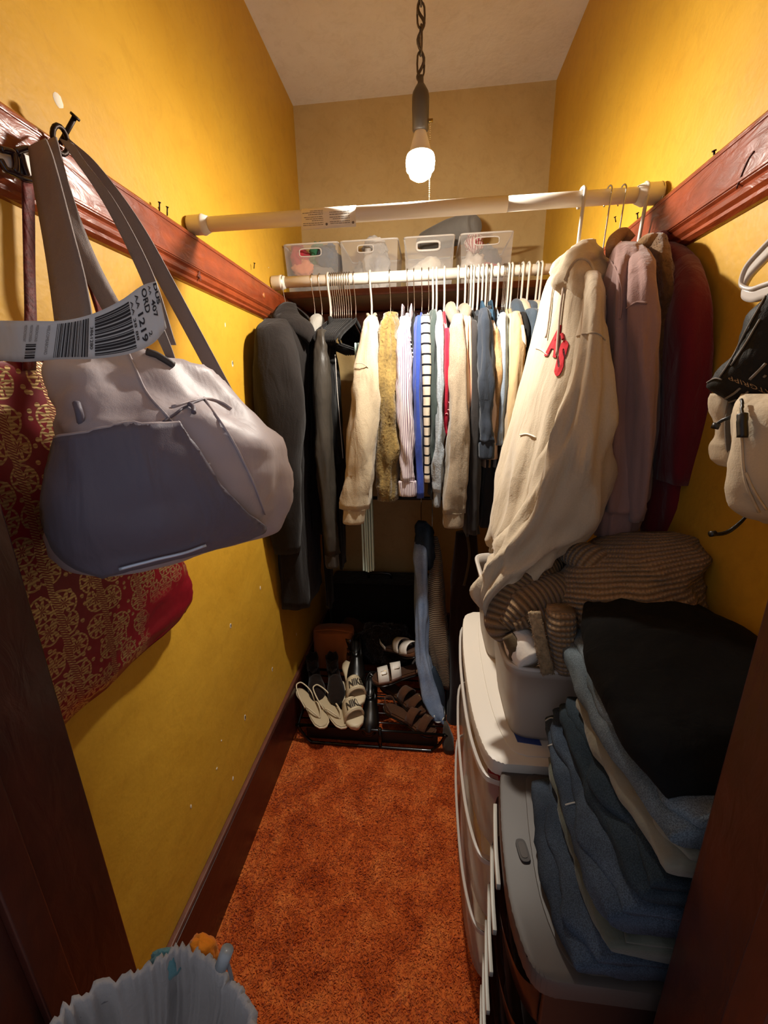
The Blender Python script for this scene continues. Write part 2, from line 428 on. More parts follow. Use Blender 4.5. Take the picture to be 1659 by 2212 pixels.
# marker scribbles on the left board
M_INK = plain('marker_ink', '4A1C10', .7)
def on_board(s2, size, y, z, name):
    v, f = text2d(s2)
    x = XL+.0212; p = [(x, y+q[0]*size, z+q[1]*size) for q in v]
    return mesh_obj(name, p, f, M_INK, bl, False)
c = U(270, 463, X=XL+.0205); on_board('3', .028, c[1]-.004, c[2]-.012, 'pencil_number')
c = U(430, 590, X=XL+.0205); on_board('4', .032, c[1]-.008, c[2]-.016, 'pencil_number')
# baseboards
def baseboard(name, lo, hi, caplo, caphi, lab):
    b = box(name, lo, hi, M_BASE, None, .002); struct(b, lab); box('cap', caplo, caphi, M_CAPW, b, .003); return b
HB = .222
baseboard('baseboard_left', (XL, YF, 0), (XL+.017, YB, HB-.012), (XL, YF, HB-.012), (XL+.014, YB, HB), 'tall dark wooden baseboard on the wall with the bags')
baseboard('baseboard_right', (XR-.017, YF, 0), (XR, YB, HB-.012), (XR-.014, YF, HB-.012), (XR, YB, HB), 'tall dark wooden baseboard behind the drawer towers')
baseboard('baseboard_back', (XL+.017, YB-.017, 0), (XR-.017, YB, HB-.012), (XL+.014, YB-.014, HB-.012), (XR-.014, YB, HB), 'tall dark wooden baseboard behind the shoes')
# nail holes and chipped plaster in the left wall
def chip(px, py, w, h, hole=True, tilt=.5):
    c = U(px, py, X=XL); n = 12; R = rand(int(px+py)); v = []; f = []
    ring = [(1+.35*R.random()) for _ in range(n)]
    for rr, dx in ((1.0, .0002), (.72, .0016)):
        for j in range(n):
            a = 2*math.pi*j/n; v.append((XL+dx, c[1]+w*rr*ring[j]*math.cos(a)+tilt*h*rr*math.sin(a)*.35, c[2]+h*rr*ring[j]*math.sin(a)))
    for j in range(n): f.append((j, (j+1) % n, n+(j+1) % n, n+j))
    v.append((XL+.0010, c[1], c[2])); f += [(n+j, n+(j+1) % n, 2*n) for j in range(n)]
    o = mesh_obj('plaster_chip', v, f, M_CHIP, wall_left, True)
    if hole:
        hv = [(XL+.0018, c[1]-.0008+w*.5*ring[j]*math.cos(2*math.pi*j/n)+tilt*h*.2*math.sin(2*math.pi*j/n), c[2]+h*.25+h*.55*ring[j]*math.sin(2*math.pi*j/n)) for j in range(n)]
        hv2 = [(XL+.0021, y, z) for (_, y, z) in hv]
        mesh_obj('nail_hole', hv+hv2, [tuple(range(n, 2*n))]+[(j, (j+1) % n, n+(j+1) % n, n+j) for j in range(n)], M_HOLE, o, False)
for a in ((502, 786, .0035, .008), (498, 1352, .0035, .007), (588, 1446, .004, .008), (529, 1550, .004, .009)): chip(*a)
for a in ((562, 1270, .002, .006), (640, 1370, .002, .006), (478, 1600, .002, .002), (503, 1682, .003, .006), (468, 1660, .003, .003), (126, 218, .008, .008), (580, 578, .0015, .0015), (412, 1742, .002, .005), (486, 702, .001, .006)): chip(*a, hole=False)
# screw cup on the board near the back rod
c = U(570, 638, X=XL+.0205)
tube('screw_hole', [(XL+.019, c[1], c[2]), (XL+.022, c[1], c[2])], .008, plain('putty', 'B5713F', .4), bl, 12)
# nails and hooks in the boards
M_IRON = plain('dark_iron', '2B211C', .45, .8)
def nail(board, px, py, s, xw, ln=.03, r=.0022, drop=.03):
    c = U(px, py, X=xw+s*ln*.5)
    a = V3(xw+s*.012, c[1], c[2]-drop); b = V3(xw+s*ln, c[1]-.002, c[2])
    o = tube('nail', [a, b], r, M_IRON, board, 8); tube('nail_head', [b, b+nrm(b-a)*.0022], r*2.1, M_IRON, o, 10)
for px, py in ((338, 440), (355, 450), (545, 570)): nail(bl, px, py, 1, XL, .016, .0014, .014)
for px, py in ((1552, 328), (1384, 462)): nail(br, px, py, -1, XR, .016, .0016, .014)
nail(br, 1335, 470, -1, XR, .016, .0014, .01)
for px, py in ((1610, 365),):
    c = U(px, py, X=XR-.0212)
    tube('pencil_mark', [c+V3(0, .012, -.02), c+V3(0, .004, 0), c+V3(0, -.004, .012), c+V3(0, -.012, .016)], .0012, M_INK, br, 5, m=8)
# carpet pile: short tufts over the part of the floor in view
def pile():
    R = np.random.RandomState(3); n = 120000
    x = R.uniform(XL+.02, XR-.02, n); y = R.uniform(.30, 1.75, n)
    h = .003+.004*R.rand(n); a = R.uniform(0, 2*math.pi, n); w = .0022+.0016*R.rand(n)
    lx = R.normal(0, .006, n); ly = R.normal(0, .006, n)
    # clumps and footprints lean together
    g = np.array([noise.noise(Vector((xx*14, yy*14, .3))) for xx, yy in zip(x, y)]); lx += g*.008; h += g*.0015
    v = np.zeros((n, 3, 3)); v[:, 0] = np.stack([x-w*np.cos(a), y-w*np.sin(a), 0*x], 1); v[:, 1] = np.stack([x+w*np.cos(a), y+w*np.sin(a), 0*x], 1)
    v[:, 2] = np.stack([x+lx, y+ly, h], 1)
    me = bpy.data.meshes.new('carpet_pile'); me.vertices.add(3*n); me.vertices.foreach_set('co', v.reshape(-1).astype(np.float32))
    me.loops.add(3*n); me.loops.foreach_set('vertex_index', np.arange(3*n, dtype=np.int32))
    me.polygons.add(n); me.polygons.foreach_set('loop_start', np.arange(0, 3*n, 3, dtype=np.int32)); me.update(calc_edges=True); me.validate()
    me.materials.append(M_CARPET); o = bpy.data.objects.new('carpet_pile', me); COL.objects.link(o); o['kind'] = 'stuff'; attach(o, floor)
pile()

# ================================================================== LIGHT
LB = U(908, 350, Y=1.14)          # bulb centre
def lamp():
    t = thing('pendant_lamp', 'bare lit light bulb hanging on a chain from the ceiling with a bead pull chain', 'lamp', (LB[0], LB[1], ZC))
    s = N('bulb_light'); em = s.n('ShaderNodeEmission'); em.inputs[0].default_value = (1, .93, .82, 1); em.inputs[1].default_value = BULB_STRENGTH; s.l(em, 0, s.t.nodes['Material Output'], 0)
    prof = [(r_*1.12, z_) for r_, z_ in [(.001, -.037), (.012, -.035), (.022, -.028), (.029, -.015), (.0305, 0), (.0295, .008), (.028, .012)]]
    def lathe(name, prof, c, mat, par, k=28):
        secs = [[(c[0]+r*math.cos(2*math.pi*j/k), c[1]+r*math.sin(2*math.pi*j/k), c[2]+z) for j in range(k)] for r, z in prof]
        v, f, uv = loft(secs, True, (True, True)); return mesh_obj(name, v, f, mat, par, True, uv)
    s2 = N('bulb_dim_light'); em2 = s2.n('ShaderNodeEmission'); em2.inputs[0].default_value = (1, .93, .82, 1); em2.inputs[1].default_value = BULB_STRENGTH*.035; s2.l(em2, 0, s2.t.nodes['Material Output'], 0)
    prof = sorted(prof+[(.0285, -.0172), (.0287, -.0168)], key=lambda q: q[1])
    bo = lathe('bulb', prof, LB, s.m, t); bo.data.materials.append(s2.m)      # frosted LED bulb: bright dome below, dimmer towards its collar
    for pg in bo.data.polygons:
        if pg.center.z > LB[2]-.0170: pg.material_index = 1
    lathe('bulb_cap', [(.031, .012), (.0312, .0135), (.0265, .018), (.022, .030), (.0178, .044), (.0148, .052), (.0135, .062)], LB, plain('bulb_collar', 'E8E4DC', .35), t)
    sc = lathe('socket', [(.0135, .056), (.0185, .062), (.019, .085), (.0195, .1), (.0195, .122), (.018, .13), (.012, .14), (.007, .147), (.006, .16)], LB, plain('socket_brown', '4B453F', .35), t)
    tube('switch_stub', [LB+V3(.012, -.004, .075), LB+V3(.028, -.006, .074)], .004, plain('brass', '8A7340', .3, 1), sc, 8)
    # chain links with the cord woven through
    mt = plain('chain_metal', '5E554C', .4, .7); z = LB[2]+.158; i = 0
    while z < ZC-.01:
        L = .052 if i % 2 else .045; ang = .4+i*math.pi/2*(.9+.03*(i % 3)); pts = []
        for a in np.linspace(0, 2*math.pi, 15)[:-1]:
            u = .0085*math.cos(a); w = L/2*math.copysign(abs(math.sin(a))**.6, math.sin(a))
            pts.append((LB[0]+.0+u*math.cos(ang), LB[1]+u*math.sin(ang), z+L/2+w))
        pts.append(pts[0]); tube('chain_link', pts, .0022, mt, t, 6); z += L-.0065; i += 1
    cord = [LB+V3(0, 0, .15)]
    z = LB[2]+.16; i = 0
    while z < ZC:
        cord.append(V3(LB[0]+(.007 if i % 2 else -.007), LB[1]+.004*math.sin(i*2), z)); z += .03; i += 1
    cord = [c for c in cord]; cord[max(1, len(cord)//2)] = cord[len(cord)//2]+V3(-.024, 0, .004)
    tube('lamp_cord', cord, .0032, plain('cord_brown', '4A4038', .6), t, 7, m=90)
    lathe('ceiling_hook', [(.003, -.035), (.004, -.012), (.016, -.008), (.02, 0)], (LB[0], LB[1], ZC), mt, t)
    # bead chain
    bc = []; x, y = LB[0]+.022, LB[1]-.006
    zz = LB[2]+.073
    bm = bmesh.new()
    while zz > 1.83:
        q = bmesh.ops.create_icosphere(bm, subdivisions=1, radius=.0017, matrix=Matrix.Translation((x, y, zz))); zz -= .0042
    me = bpy.data.meshes.new('pull_chain'); bm.to_mesh(me); bm.free(); me.materials.append(plain('bead_metal', 'D9C9A0', .25, 1)); o = bpy.data.objects.new('pull_chain', me); COL.objects.link(o); attach(o, t)
lamp()

# ================================================================== RODS, SHELF
M_ROD = plain('white_rod', 'DAD2C4', .35)
def rod(name, lab, y, z, r, rc, x0, x1, joint):
    t = thing(name, lab, 'rod', (0, y, z))
    tube('tube', [(x0+.03, y, z), (joint, y, z)], r, M_ROD, t, 20); tube('inner_tube', [(joint-.01, y, z), (x1-.03, y, z)], r*.93, M_ROD, t, 20)
    for x, s in ((x0, 1), (x1, -1)):
        secs = []
        for d, rr in ((0, rc*.9), (.002, rc), (.03, rc), (.032, rc*1.06), (.037, rc*1.06), (.039, rc), (.05, r*1.05)):
            secs.append([(x+s*d, y+rr*math.cos(2*math.pi*j/20), z+rr*math.sin(2*math.pi*j/20)) for j in range(20)])
        v, f, uv = loft(secs); mesh_obj('end_cap', v, f, M_ROD, t, True, uv)
    return t
R1Y, R1Z, R1R = 1.06, 1.800, .0155
R2Y, R2Z, R2R = 1.60, 1.806, .0185
rod1 = rod('closet_rod', 'thick white tension rod with a paper label, across the closet below the bulb', R1Y, R1Z, R1R, .0205, XL+.004, XR-.004, .17)
rod2 = rod('closet_rod', 'white rod packed with clothes in front of the shelf of bins', R2Y, R2Z, R2R, .0235, XL+.004, XR-.004, .1)
# paper label wrapped on the front rod
def rod_label():
    a = U(651, 462, Y=R1Y-.016); b = U(768, 455, Y=R1Y-.016); x0, x1 = a[0], b[0]; rr = R1R+.0006; sec = []
    path = [(R1Y-rr*math.sin(t), R1Z+rr*math.cos(t)) for t in np.linspace(.15, 1.9, 9)]; path += [(R1Y-rr*.93-.001, R1Z-.018), (R1Y-rr*.9-.002, R1Z-.03)]
    mt = plain('label_paper', 'E6E0D4', .7); v = []; f = []
    for x in (x0, x1): v += [(x, p[0], p[1]) for p in path]
    n = len(path); f = [(i, i+1, n+i+1, n+i) for i in range(n-1)]
    o = mesh_obj('paper_label', v, f, mt, rod1, True); sd = o.modifiers.new('s', 'SOLIDIFY'); sd.thickness = .0004; sd.offset = 1
    # printed lines follow the paper
    L = np.concatenate([[0], np.cumsum(np.linalg.norm(np.diff(np.array(path), axis=0), axis=1))])
    ink = plain('grey_print', '6E675F', .8); pv = []; pf = []
    def at(u, w, off=.0007):
        q = np.array([np.interp(w, L, [p[0] for p in path]), np.interp(w, L, [p[1] for p in path])])
        q2 = np.array([np.interp(min(w+.001, L[-1]), L, [p[0] for p in path]), np.interp(min(w+.001, L[-1]), L, [p[1] for p in path])]); d = nrm(q2-q) if np.linalg.norm(q2-q) > 1e-9 else np.array([0, -1.0])
        nn = np.array([d[1], -d[0]]);  nn = nn if nn[0] < 0 else -nn
        return (x0+(x1-x0)*u, q[0]+nn[0]*off, q[1]+nn[1]*off)
    R = rand(5)
    def bar(u0, u1, w0, w1):
        o = len(pv); pv.extend([at(u0, w0), at(u1, w0), at(u1, w1), at(u0, w1)]); pf.append((o, o+1, o+2, o+3))
    T = L[-1]
    for (u0, u1, ws) in ((.02, .40, (.30, .37, .44, .53, .60, .67, .76, .83)), (.52, .89, (.40, .48, .58, .65, .75, .82))):
        for w in ws:
            u = u0+(u1-u0)*(.0 if R.random() < .4 else R.random()*.5)
            while u < u1-.01:
                e = min(u1, u+.02+.05*R.random()); bar(u, e, w*T, w*T+.0011); u = e+.008
    for u in (.46, .95):
        c = at(u, .84*T); o = len(pv); pv.extend([(c[0]+.0028*math.cos(t), c[1], c[2]+.0028*math.sin(t)) for t in np.linspace(0, 2*math.pi, 13)[:-1]]); pf.append(tuple(range(o, o+12)))
    mesh_obj('printed_lines', pv, pf, ink, o if False else rod1, False)
rod_label()
shelf = box('closet_shelf', (XL+.001, 1.716, BT), (XR-.001, YB-.001, BT+.025), M_SHELF, None, .003); tag(shelf, 'red-brown wooden shelf holding the row of translucent bins', 'shelf')
# ================================================================== BAGS ON THE LEFT HOOK BOARD
def brocade():
    s = N('maroon_brocade'); mp = s.coord('Object', (1, 1, 1)); sp = s.n('ShaderNodeSeparateXYZ'); s.l(mp, 0, sp, 0)
    base = lin('7A0E1C'); gold = lin('C9B078')
    cy = s.n('ShaderNodeCombineXYZ'); s.l(sp, 'Y', cy, 0); s.l(sp, 'Z', cy, 1)
    # rosettes: petals around voronoi points
    vo = s.n('ShaderNodeTexVoronoi', i_Scale=24.0, i_Randomness=.55); vo.voronoi_dimensions = '2D'; s.l(cy, 0, vo, 'Vector')
    rel = s.n('ShaderNodeVectorMath', operation='SUBTRACT'); s.l(cy, 0, rel, 0); s.l(vo, 'Position', rel, 1)
    rs = s.n('ShaderNodeSeparateXYZ'); s.l(rel, 0, rs, 0)
    an = s.n('ShaderNodeMath', operation='ARCTAN2'); s.l(rs, 0, an, 0); s.l(rs, 1, an, 1)
    pt = s.math('MULTIPLY', (an, 0), 8.0); sn = s.math('SINE', (pt, 0)); sn2 = s.math('MULTIPLY', (sn, 0), .10); rad = s.math('ADD', (vo, 'Distance'), (sn2, 0))
    a = s.math('LESS_THAN', (rad, 0), .30); b = s.math('GREATER_THAN', (rad, 0), .09); fl = s.math('MULTIPLY', (a, 0), (b, 0))
    ring1 = s.math('SUBTRACT', (vo, 'Distance'), .43); ring2 = s.math('ABSOLUTE', (ring1, 0)); ring = s.math('LESS_THAN', (ring2, 0), .035)
    pat = s.math('MAXIMUM', (fl, 0), (ring, 0))
    # small leaves in a second scale
    v2 = s.n('ShaderNodeTexVoronoi', i_Scale=60.0, i_Randomness=.9); v2.voronoi_dimensions = '2D'; s.l(cy, 0, v2, 'Vector')
    lf = s.math('LESS_THAN', (v2, 'Distance'), .2); pat2 = s.math('MAXIMUM', (pat, 0), (lf, 0))
    # vertical hatched border bands
    def band(y0, w):
        d = s.math('SUBTRACT', (sp, 'Y'), y0); d = s.math('ABSOLUTE', (d, 0)); return s.math('LESS_THAN', (d, 0), w)
    h1 = s.math('MULTIPLY', (sp, 'Z'), 260.0); h2 = s.math('MULTIPLY', (sp, 'Y'), 160.0); h = s.math('ADD', (h1, 0), (h2, 0)); h = s.math('FRACT', (h, 0)); hatch = s.math('LESS_THAN', (h, 0), .55)
    bb = band(.455, .005)
    for y0, w in ((.525, .006), (.60, .004)):
        b2 = band(y0, w); bb = s.math('MAXIMUM', (bb, 0), (b2, 0))
    hb = s.math('MULTIPLY', (bb, 0), (hatch, 0)); nb = s.math('SUBTRACT', 1.0, (bb, 0)); p3 = s.math('MULTIPLY', (pat2, 0), (nb, 0)); p4 = s.math('MAXIMUM', (p3, 0), (hb, 0))
    # the lower part is plain silk, pattern thins out away from the border
    zz = s.math('SUBTRACT', (sp, 'Z'), 1.03); zz = s.math('MULTIPLY', (zz, 0), 14.0, True); yy = s.math('SUBTRACT', .62, (sp, 'Y')); yy = s.math('MULTIPLY', (yy, 0), 30.0, True); zone = s.math('MAXIMUM', (zz, 0), (yy, 0))
    p5 = s.math('MULTIPLY', (p4, 0), (zone, 0))
    thr = s.math('MULTIPLY', (sp, 'Z'), 1400.0); thr = s.math('SINE', (thr, 0)); thr = s.math('MULTIPLY', (thr, 0), .25); thr = s.math('ADD', (thr, 0), .75); p6 = s.math('MULTIPLY', (p5, 0), (thr, 0))
    mx = s.mix(p6, 0, base, gold); s.l(mx, 0, s.b, 'Base Color')
    mt = s.math('MULTIPLY', (p5, 0), .75); s.l(mt, 0, s.b, 'Metallic'); s.b.inputs['Roughness'].default_value = .42
    n = s.n('ShaderNodeTexNoise', i_Scale=12.0, i_Detail=3.0); s.l(mp, 0, n, 0); bp = s.bump(n, 0, .4, .01); bp2 = s.bump(p6, 0, .4, .001, bp); s.l(bp2, 0, s.b, 'Normal')
    return s.m
M_BRO = brocade()
M_HAND = fabric('maroon_scroll_braid', '7C2A1C', .3, 22, .8, .6, .2, .45, '5A140E')
# nails the bags hang on
nb = U(140, 285, X=XL+.03)
def big_nail(y, z):
    a = V3(XL+.012, y, z-.02); b = V3(XL+.05, y, z+.016); o = tube('hook_nail', [a, b], .0032, M_IRON, bl, 10); tube('nail_head', [b, b+nrm(b-a)*.003], .0065, M_IRON, o, 12)
    r = [(XL+.03+.004*math.sin(q), y-.012+.013*math.cos(q), z-.016+.016*math.sin(q)) for q in np.linspace(0, 2*math.pi, 17)]; tube('hook_ring', r, .0035, M_IRON, bl, 8)
big_nail(nb[1], nb[2])
y2 = U(75, 335, X=XL+.03); a = V3(XL+.012, y2[1], y2[2]-.01); tube('hook_nail', [a, V3(XL+.05, y2[1], y2[2]+.005)], .003, M_IRON, bl, 10)

def tote():
    t = thing('brocade_tote', 'maroon and gold brocade tote bag with floral pattern hanging behind the grey bag', 'bag', U(300, 1450, X=-.52))
    def q(px, py, X=-.505): return U(px, py, X=X)
    top = [q(-60, 800), q(140, 795)]
    # panel sections from the top opening down, run from the near edge to the far edge, lying along the wall
    def row(z, y0, y1, th, x=-.534): return (V3(x, y0*1.035, z), V3(x, y1*1.035, z), th*.62)
    rows = [row(1.475, .345, .70, .006), row(1.44, .34, .715, .022), row(1.35, .335, .725, .03), row(1.2, .335, .735, .036), row(1.08, .34, .745, .04), row(1.02, .345, .755, .04), row(.97, .36, .752, .034), row(.945, .375, .735, .014)]
    b = soft('body', rows, M_BRO, t, m=44, k=64, e=3.2, lump=.008, lumpf=9, seed=4, aniso=1, folds=(.003, 5, 1.5, .1))
    strip('rim', [V3(-.5235, y*1.035, 1.472+.004*math.sin(y*40)) for y in np.linspace(.345, .70, 9)], [V3(-.520, y*1.035, 1.452+.004*math.sin(y*40)) for y in np.linspace(.345, .70, 9)], plain('gold_braid', 'A88A48', .35, .6), t, .003, 30, 3)
    hk = V3(XL+.035, y2[1], y2[2])
    strip('handle', [U(48, 392, X=-.535), U(50, 480, X=-.53), U(52, 580, X=-.52), U(54, 700, X=-.5), U(50, 800, X=-.515)], [U(72, 390, X=-.535), U(74, 480, X=-.53), U(75, 580, X=-.52), U(78, 700, X=-.5), U(76, 800, X=-.515)], M_HAND, t, .003, 26, 4)
    strip('handle', [U(112, 372, X=-.53), U(132, 430, X=-.525), U(158, 520, X=-.515), U(192, 620, X=-.505), U(222, 720, X=-.515)], [U(126, 366, X=-.53), U(150, 430, X=-.525), U(178, 520, X=-.515), U(210, 620, X=-.505), U(238, 720, X=-.515)], M_HAND, t, .003, 26, 4)
    # the dark looped knot of the handles over the nail
    kn = plain('dark_purple_patent', '2A1A26', .2, 0, .5, .4)
    for pts in ([(0, 322), (28, 330), (34, 352), (33, 372)], [(34, 328), (60, 322), (90, 330)], [(45, 334), (52, 360), (60, 384)], [(0, 345), (12, 365), (30, 374), (50, 384), (70, 388)], [(33, 335), (36, 360), (38, 382)]):
        tube('handle_loop', [U(a, b, X=XL+.034+.002*i) for i, (a, b) in enumerate(pts)], .0042, kn, t, 8, m=18)
tote()
card = thing('white_card', 'small glossy white card pinned on the hook board behind the dark handle loops', 'card', U(35, 360, X=XL+.024))
strip('card', [U(-6, 330, X=XL+.028), U(6, 372, X=XL+.034)], [U(66, 326, X=XL+.028), U(74, 388, X=XL+.034)], plain('gloss_white', 'F2EFEA', .12), card, .001, 4, 3)  # plain glossy white piece placed behind the loops

LAV = fabric('lavender_grey_nylon', 'AEA4A8', .06, 120, .12, .45, .1, wrinkle=.25)
LAVD = fabric('lavender_grey_nylon_trim', '6A6470', .06, 120, .15, .5, .1, wrinkle=.7)  # darker copy of the same nylon: the pocket's shade is in its colour
WEB = fabric('grey_webbing', '8A7F7C', .1, 150, .4, .7, .1)
def grey_bag():
    t = thing('shoulder_bag', 'lavender grey nylon shoulder bag with wide webbing straps and a luggage tag', 'bag', U(330, 1230, Y=.55))
    YA, YBb = .43, .70
    def r(a, b, th, e=2.8, ya=YA, yb=YBb): return (U(*a, Y=ya), U(*b, Y=yb), th, e)
    rows = [r((205, 738), (300, 752), .012, 2, .50, .56), r((150, 752), (352, 772), .035, 2.2, .46, .60), r((122, 790), (430, 812), .058, 2.3, .44, .65), r((122, 860), (515, 880), .07, 2.5), r((132, 940), (585, 952), .08, 2.7), r((116, 1015), (615, 1020), .085, 3), r((103, 1095), (621, 1070), .085, 3.2), r((104, 1165), (605, 1105), .08, 3.2), r((135, 1222), (582, 1134), .07, 3), r((190, 1243), (545, 1153), .05, 2.6), r((230, 1240), (500, 1168), .02, 2.2)]
    arr = rows
    b = soft('body', rows, LAV, t, m=60, k=84, folds=None, lump=.030, lumpf=5, seed=8, aniso=.9, fine=.22)
    # soft pleats where the empty top of the bag collapses
    b.data.update(); nv = [np.array(v.normal) for v in b.data.vertices]
    for v_, n_ in zip(b.data.vertices, nv):
        g = min(1, max(0, (v_.co.z-1.31)/.06))
        if g > 0: q_ = v_.co; v_.co = Vector(np.array(q_)+n_*g*.030*(.30-abs(fb((q_.x*1.0, q_.y*1.0, q_.z*.45), 9, 3, 2))))
    b.data.update()
    # roomy front pocket that covers the lower front
    pr = [r((137, 948), (395, 918), .0, 2.6, YA-.005, .585), r((122, 1000), (425, 965), .0, 2.8, YA-.004, .6), r((104, 1080), (478, 1050), .0, 3, YA-.004, .63), r((104, 1160), (545, 1110), .0, 3, YA-.004, .665), r((140, 1216), (568, 1136), .0, 3, YA-.004, .68), r((205, 1236), (520, 1158), .0, 2.6, YA, .66)]
    # pocket panel: offset from the front side of the body by hugging it
    bb = bvh_of(b); Lp = resample([list(a) for a in ((136, 945), (120, 1010), (106, 1090), (112, 1160), (150, 1212), (215, 1236))], 26); Rp = resample([list(a) for a in ((392, 917), (424, 962), (476, 1040), (540, 1100), (572, 1132), (540, 1150))], 26)
    secs = []
    for i in range(26):
        row = []
        for j in range(30):
            f = .03+.95*j/29; px = Lp[i]*(1-f)+Rp[i]*f
            sagy = -math.sin(f*math.pi)*6*(i == 0)
            h = hug(bb, [(px[0], px[1]+sagy)], .010+.004*math.sin(f*math.pi)*math.sin(i/25*math.pi))
            row.append(h[0] if h else (row[-1] if row else U(px[0], px[1], Y=.45)))
        secs.append(row)
    secs = np.array(secs)
    for _ in range(2): secs[1:-1, 1:-1] = (secs[:-2, 1:-1]+secs[2:, 1:-1]+secs[1:-1, :-2]+secs[1:-1, 2:]+secs[1:-1, 1:-1]*2)/6
    v, f, uv = loft(secs, False); pk = mesh_obj('front_pocket', v, f, LAVD, t, True, uv); sd = pk.modifiers.new('s', 'SOLIDIFY'); sd.thickness = .006; sd.offset = 0
    tube('pocket_hem', secs[0], .0028, LAV, pk, 6)
    # seams, zip slot, reflective strip
    def seam(name, pts, rad, mat, src=bb, m=24):
        q = hug(src, pts, .001)
        if len(q) > 1: return tube(name, q, rad, mat, t, 6, m=m)
    seam('seam', [(268, 740), (290, 790), (318, 850), (372, 912)], .0014, LAV)
    seam('seam', [(372, 880), (440, 862), (478, 870), (500, 884)], .002, LAV); seam('seam', [(440, 860), (500, 950), (545, 1040), (572, 1110)], .0016, LAV)
    seam('seam', [(352, 912), (400, 880), (440, 862)], .0016, LAVD)
    q = hug(bb, [(318, 762), (342, 772), (372, 790)], .002)
    if len(q) > 1: tube('zip_slot', q, .005, plain('zip_dark', '3A3436', .6), t, 6, m=12)
    pb = bvh_of(pk)
    q = hug(pb, [(258, 1222), (300, 1210), (350, 1196), (400, 1184), (440, 1170)], .007) or hug(bb, [(258, 1222), (440, 1170)], .004)
    if len(q) > 1: tube('reflective_strip', q, .0022, plain('reflective', 'C8D4E4', .25, .3), t, 6, m=20)
    q = hug(bb, [(430, 1007), (452, 1002)], .003); 
    if len(q) > 1: tube('white_tab', q, .0016, plain('tab_white', 'DAD8DC', .5), t, 6)
    q = hug(bb, [(408, 878), (416, 884), (418, 896)], .004)
    if len(q) > 1: tube('pull_tab', q, .003, LAVD, t, 8, m=10)
    # webbing straps up to the nail
    n0 = V3(XL+.04, nb[1], nb[2])
    def st(Lp, Rp, ys, nm='strap'):
        L = [U(a[0], a[1], Y=y) for a, y in zip(Lp, ys)]; R = [U(a[0], a[1], Y=y) for a, y in zip(Rp, ys)]; return strip(nm, L, R, WEB, t, .0025, 40, 5, .0)[0]
    st([(62, 318), (72, 392), (96, 530), (112, 640), (128, 770)], [(100, 300), (118, 350), (158, 500), (188, 620), (212, 770)], [.60, .575, .53, .50, .475])
    st([(100, 305), (122, 380), (128, 440), (165, 560), (232, 690)], [(122, 296), (150, 400), (200, 540), (250, 640), (300, 720)], [.63, .61, .59, .57, .55])
    st([(128, 300), (150, 330), (225, 440), (300, 590), (360, 745)], [(160, 312), (185, 350), (252, 440), (330, 590), (380, 745)], [.65, .64, .62, .60, .58])
    st([(140, 315), (190, 360), (280, 500), (380, 680), (478, 862)], [(150, 300), (215, 360), (310, 490), (420, 690), (522, 880)], [.67, .67, .665, .66, .66])
    st([(318, 690), (345, 740), (372, 800)], [(350, 700), (366, 740), (384, 790)], [.55, .55, .56], 'tag_strap')
    # side loop
    tube('side_loop', [U(165, 870, Y=.42), U(172, 895, Y=.415), U(178, 930, Y=.42)], .004, LAVD, t, 8, m=12)
    # luggage tag
    mt = fabric('tag_paper', 'D9DCDC', .03, 40, .05, .55, 0)
    TL = [(-30, 692), (60, 693), (140, 692), (205, 676), (262, 648), (305, 618), (338, 607)]; TB = [(-30, 776), (50, 782), (130, 776), (205, 775), (280, 764), (330, 742), (360, 708)]
    ys = [.40, .41, .425, .445, .465, .48, .49]
    L = [U(a[0], a[1], Y=y) for a, y in zip(TL, ys)]; Rr = [U(a[0], a[1], Y=y) for a, y in zip(TB, ys)]
    tg, _ = strip('luggage_tag', L, Rr, mt, t, .0006, 40, 7)
    Lr, Rs = resample(L, 80), resample(Rr, 80)
    def tp(u, v, off=.0012):
        x = min(max(u, 0), 1)*79; i = min(78, int(x)); fr = x-i; a = Lr[i]*(1-fr)+Lr[i+1]*fr; b = Rs[i]*(1-fr)+Rs[i+1]*fr; p = b*(1-v)+a*v; return p+nrm(EYE-p)*off
    ink = plain('tag_ink', '262428', .7); ink2 = plain('tag_ink_light', '7C7C80', .7)
    def txt(s, u, v, size_u, len_v, mat=ink, bold=.01, nm='tag_text'):
        """text reading downwards: letters' up points along +u"""
        q, f = text2d(s, bold); mx = q.max(axis=0); P = [tp(u+a[1]/mx[1]*size_u, v-a[0]/mx[0]*len_v) for a in q]; mesh_obj(nm, P, f, mat, tg, False)
    def bars(u0, u1, v0, v1, n, along_u, seed, mat=ink, nm='barcode'):
        R = rand(seed); V = []; Fc = []; x = 0.0; ws = []
        while x < 1: w = R.choice((.4, .8, 1.2))/n; g = R.choice((.4, .8))/n; ws.append((x, min(1, x+w))); x += w+g
        for a, b in ws:
            o = len(V); S = 8
            for s in range(S):
                k = s/(S-1)
                if along_u: p, q = tp(u0+(u1-u0)*k, v0+(v1-v0)*a), tp(u0+(u1-u0)*k, v0+(v1-v0)*b)
                else: p, q = tp(u0+(u1-u0)*a, v0+(v1-v0)*k), tp(u0+(u1-u0)*b, v0+(v1-v0)*k)
                V += [p, q]
            Fc += [(o+2*s, o+2*s+1, o+2*s+3, o+2*s+2) for s in range(S-1)]
        mesh_obj(nm, V, Fc, mat, tg, False)
    txt('DUS', .955, .97, .04, .42, bold=.035); txt('AA', .895, .96, .024, .17); txt('407', .895, .70, .045, .34, bold=.02)
    txt('ORD', .825, .95, .048, .42, bold=.02); txt('AA', .765, .93, .026, .24); txt('1219', .762, .60, .045, .5, bold=.02); txt('2', .82, .22, .028, .08)
    txt('AA 38 88', .725, .88, .018, .7, ink, .01); txt('3861280', .475, .72, .016, .5, ink, .01)
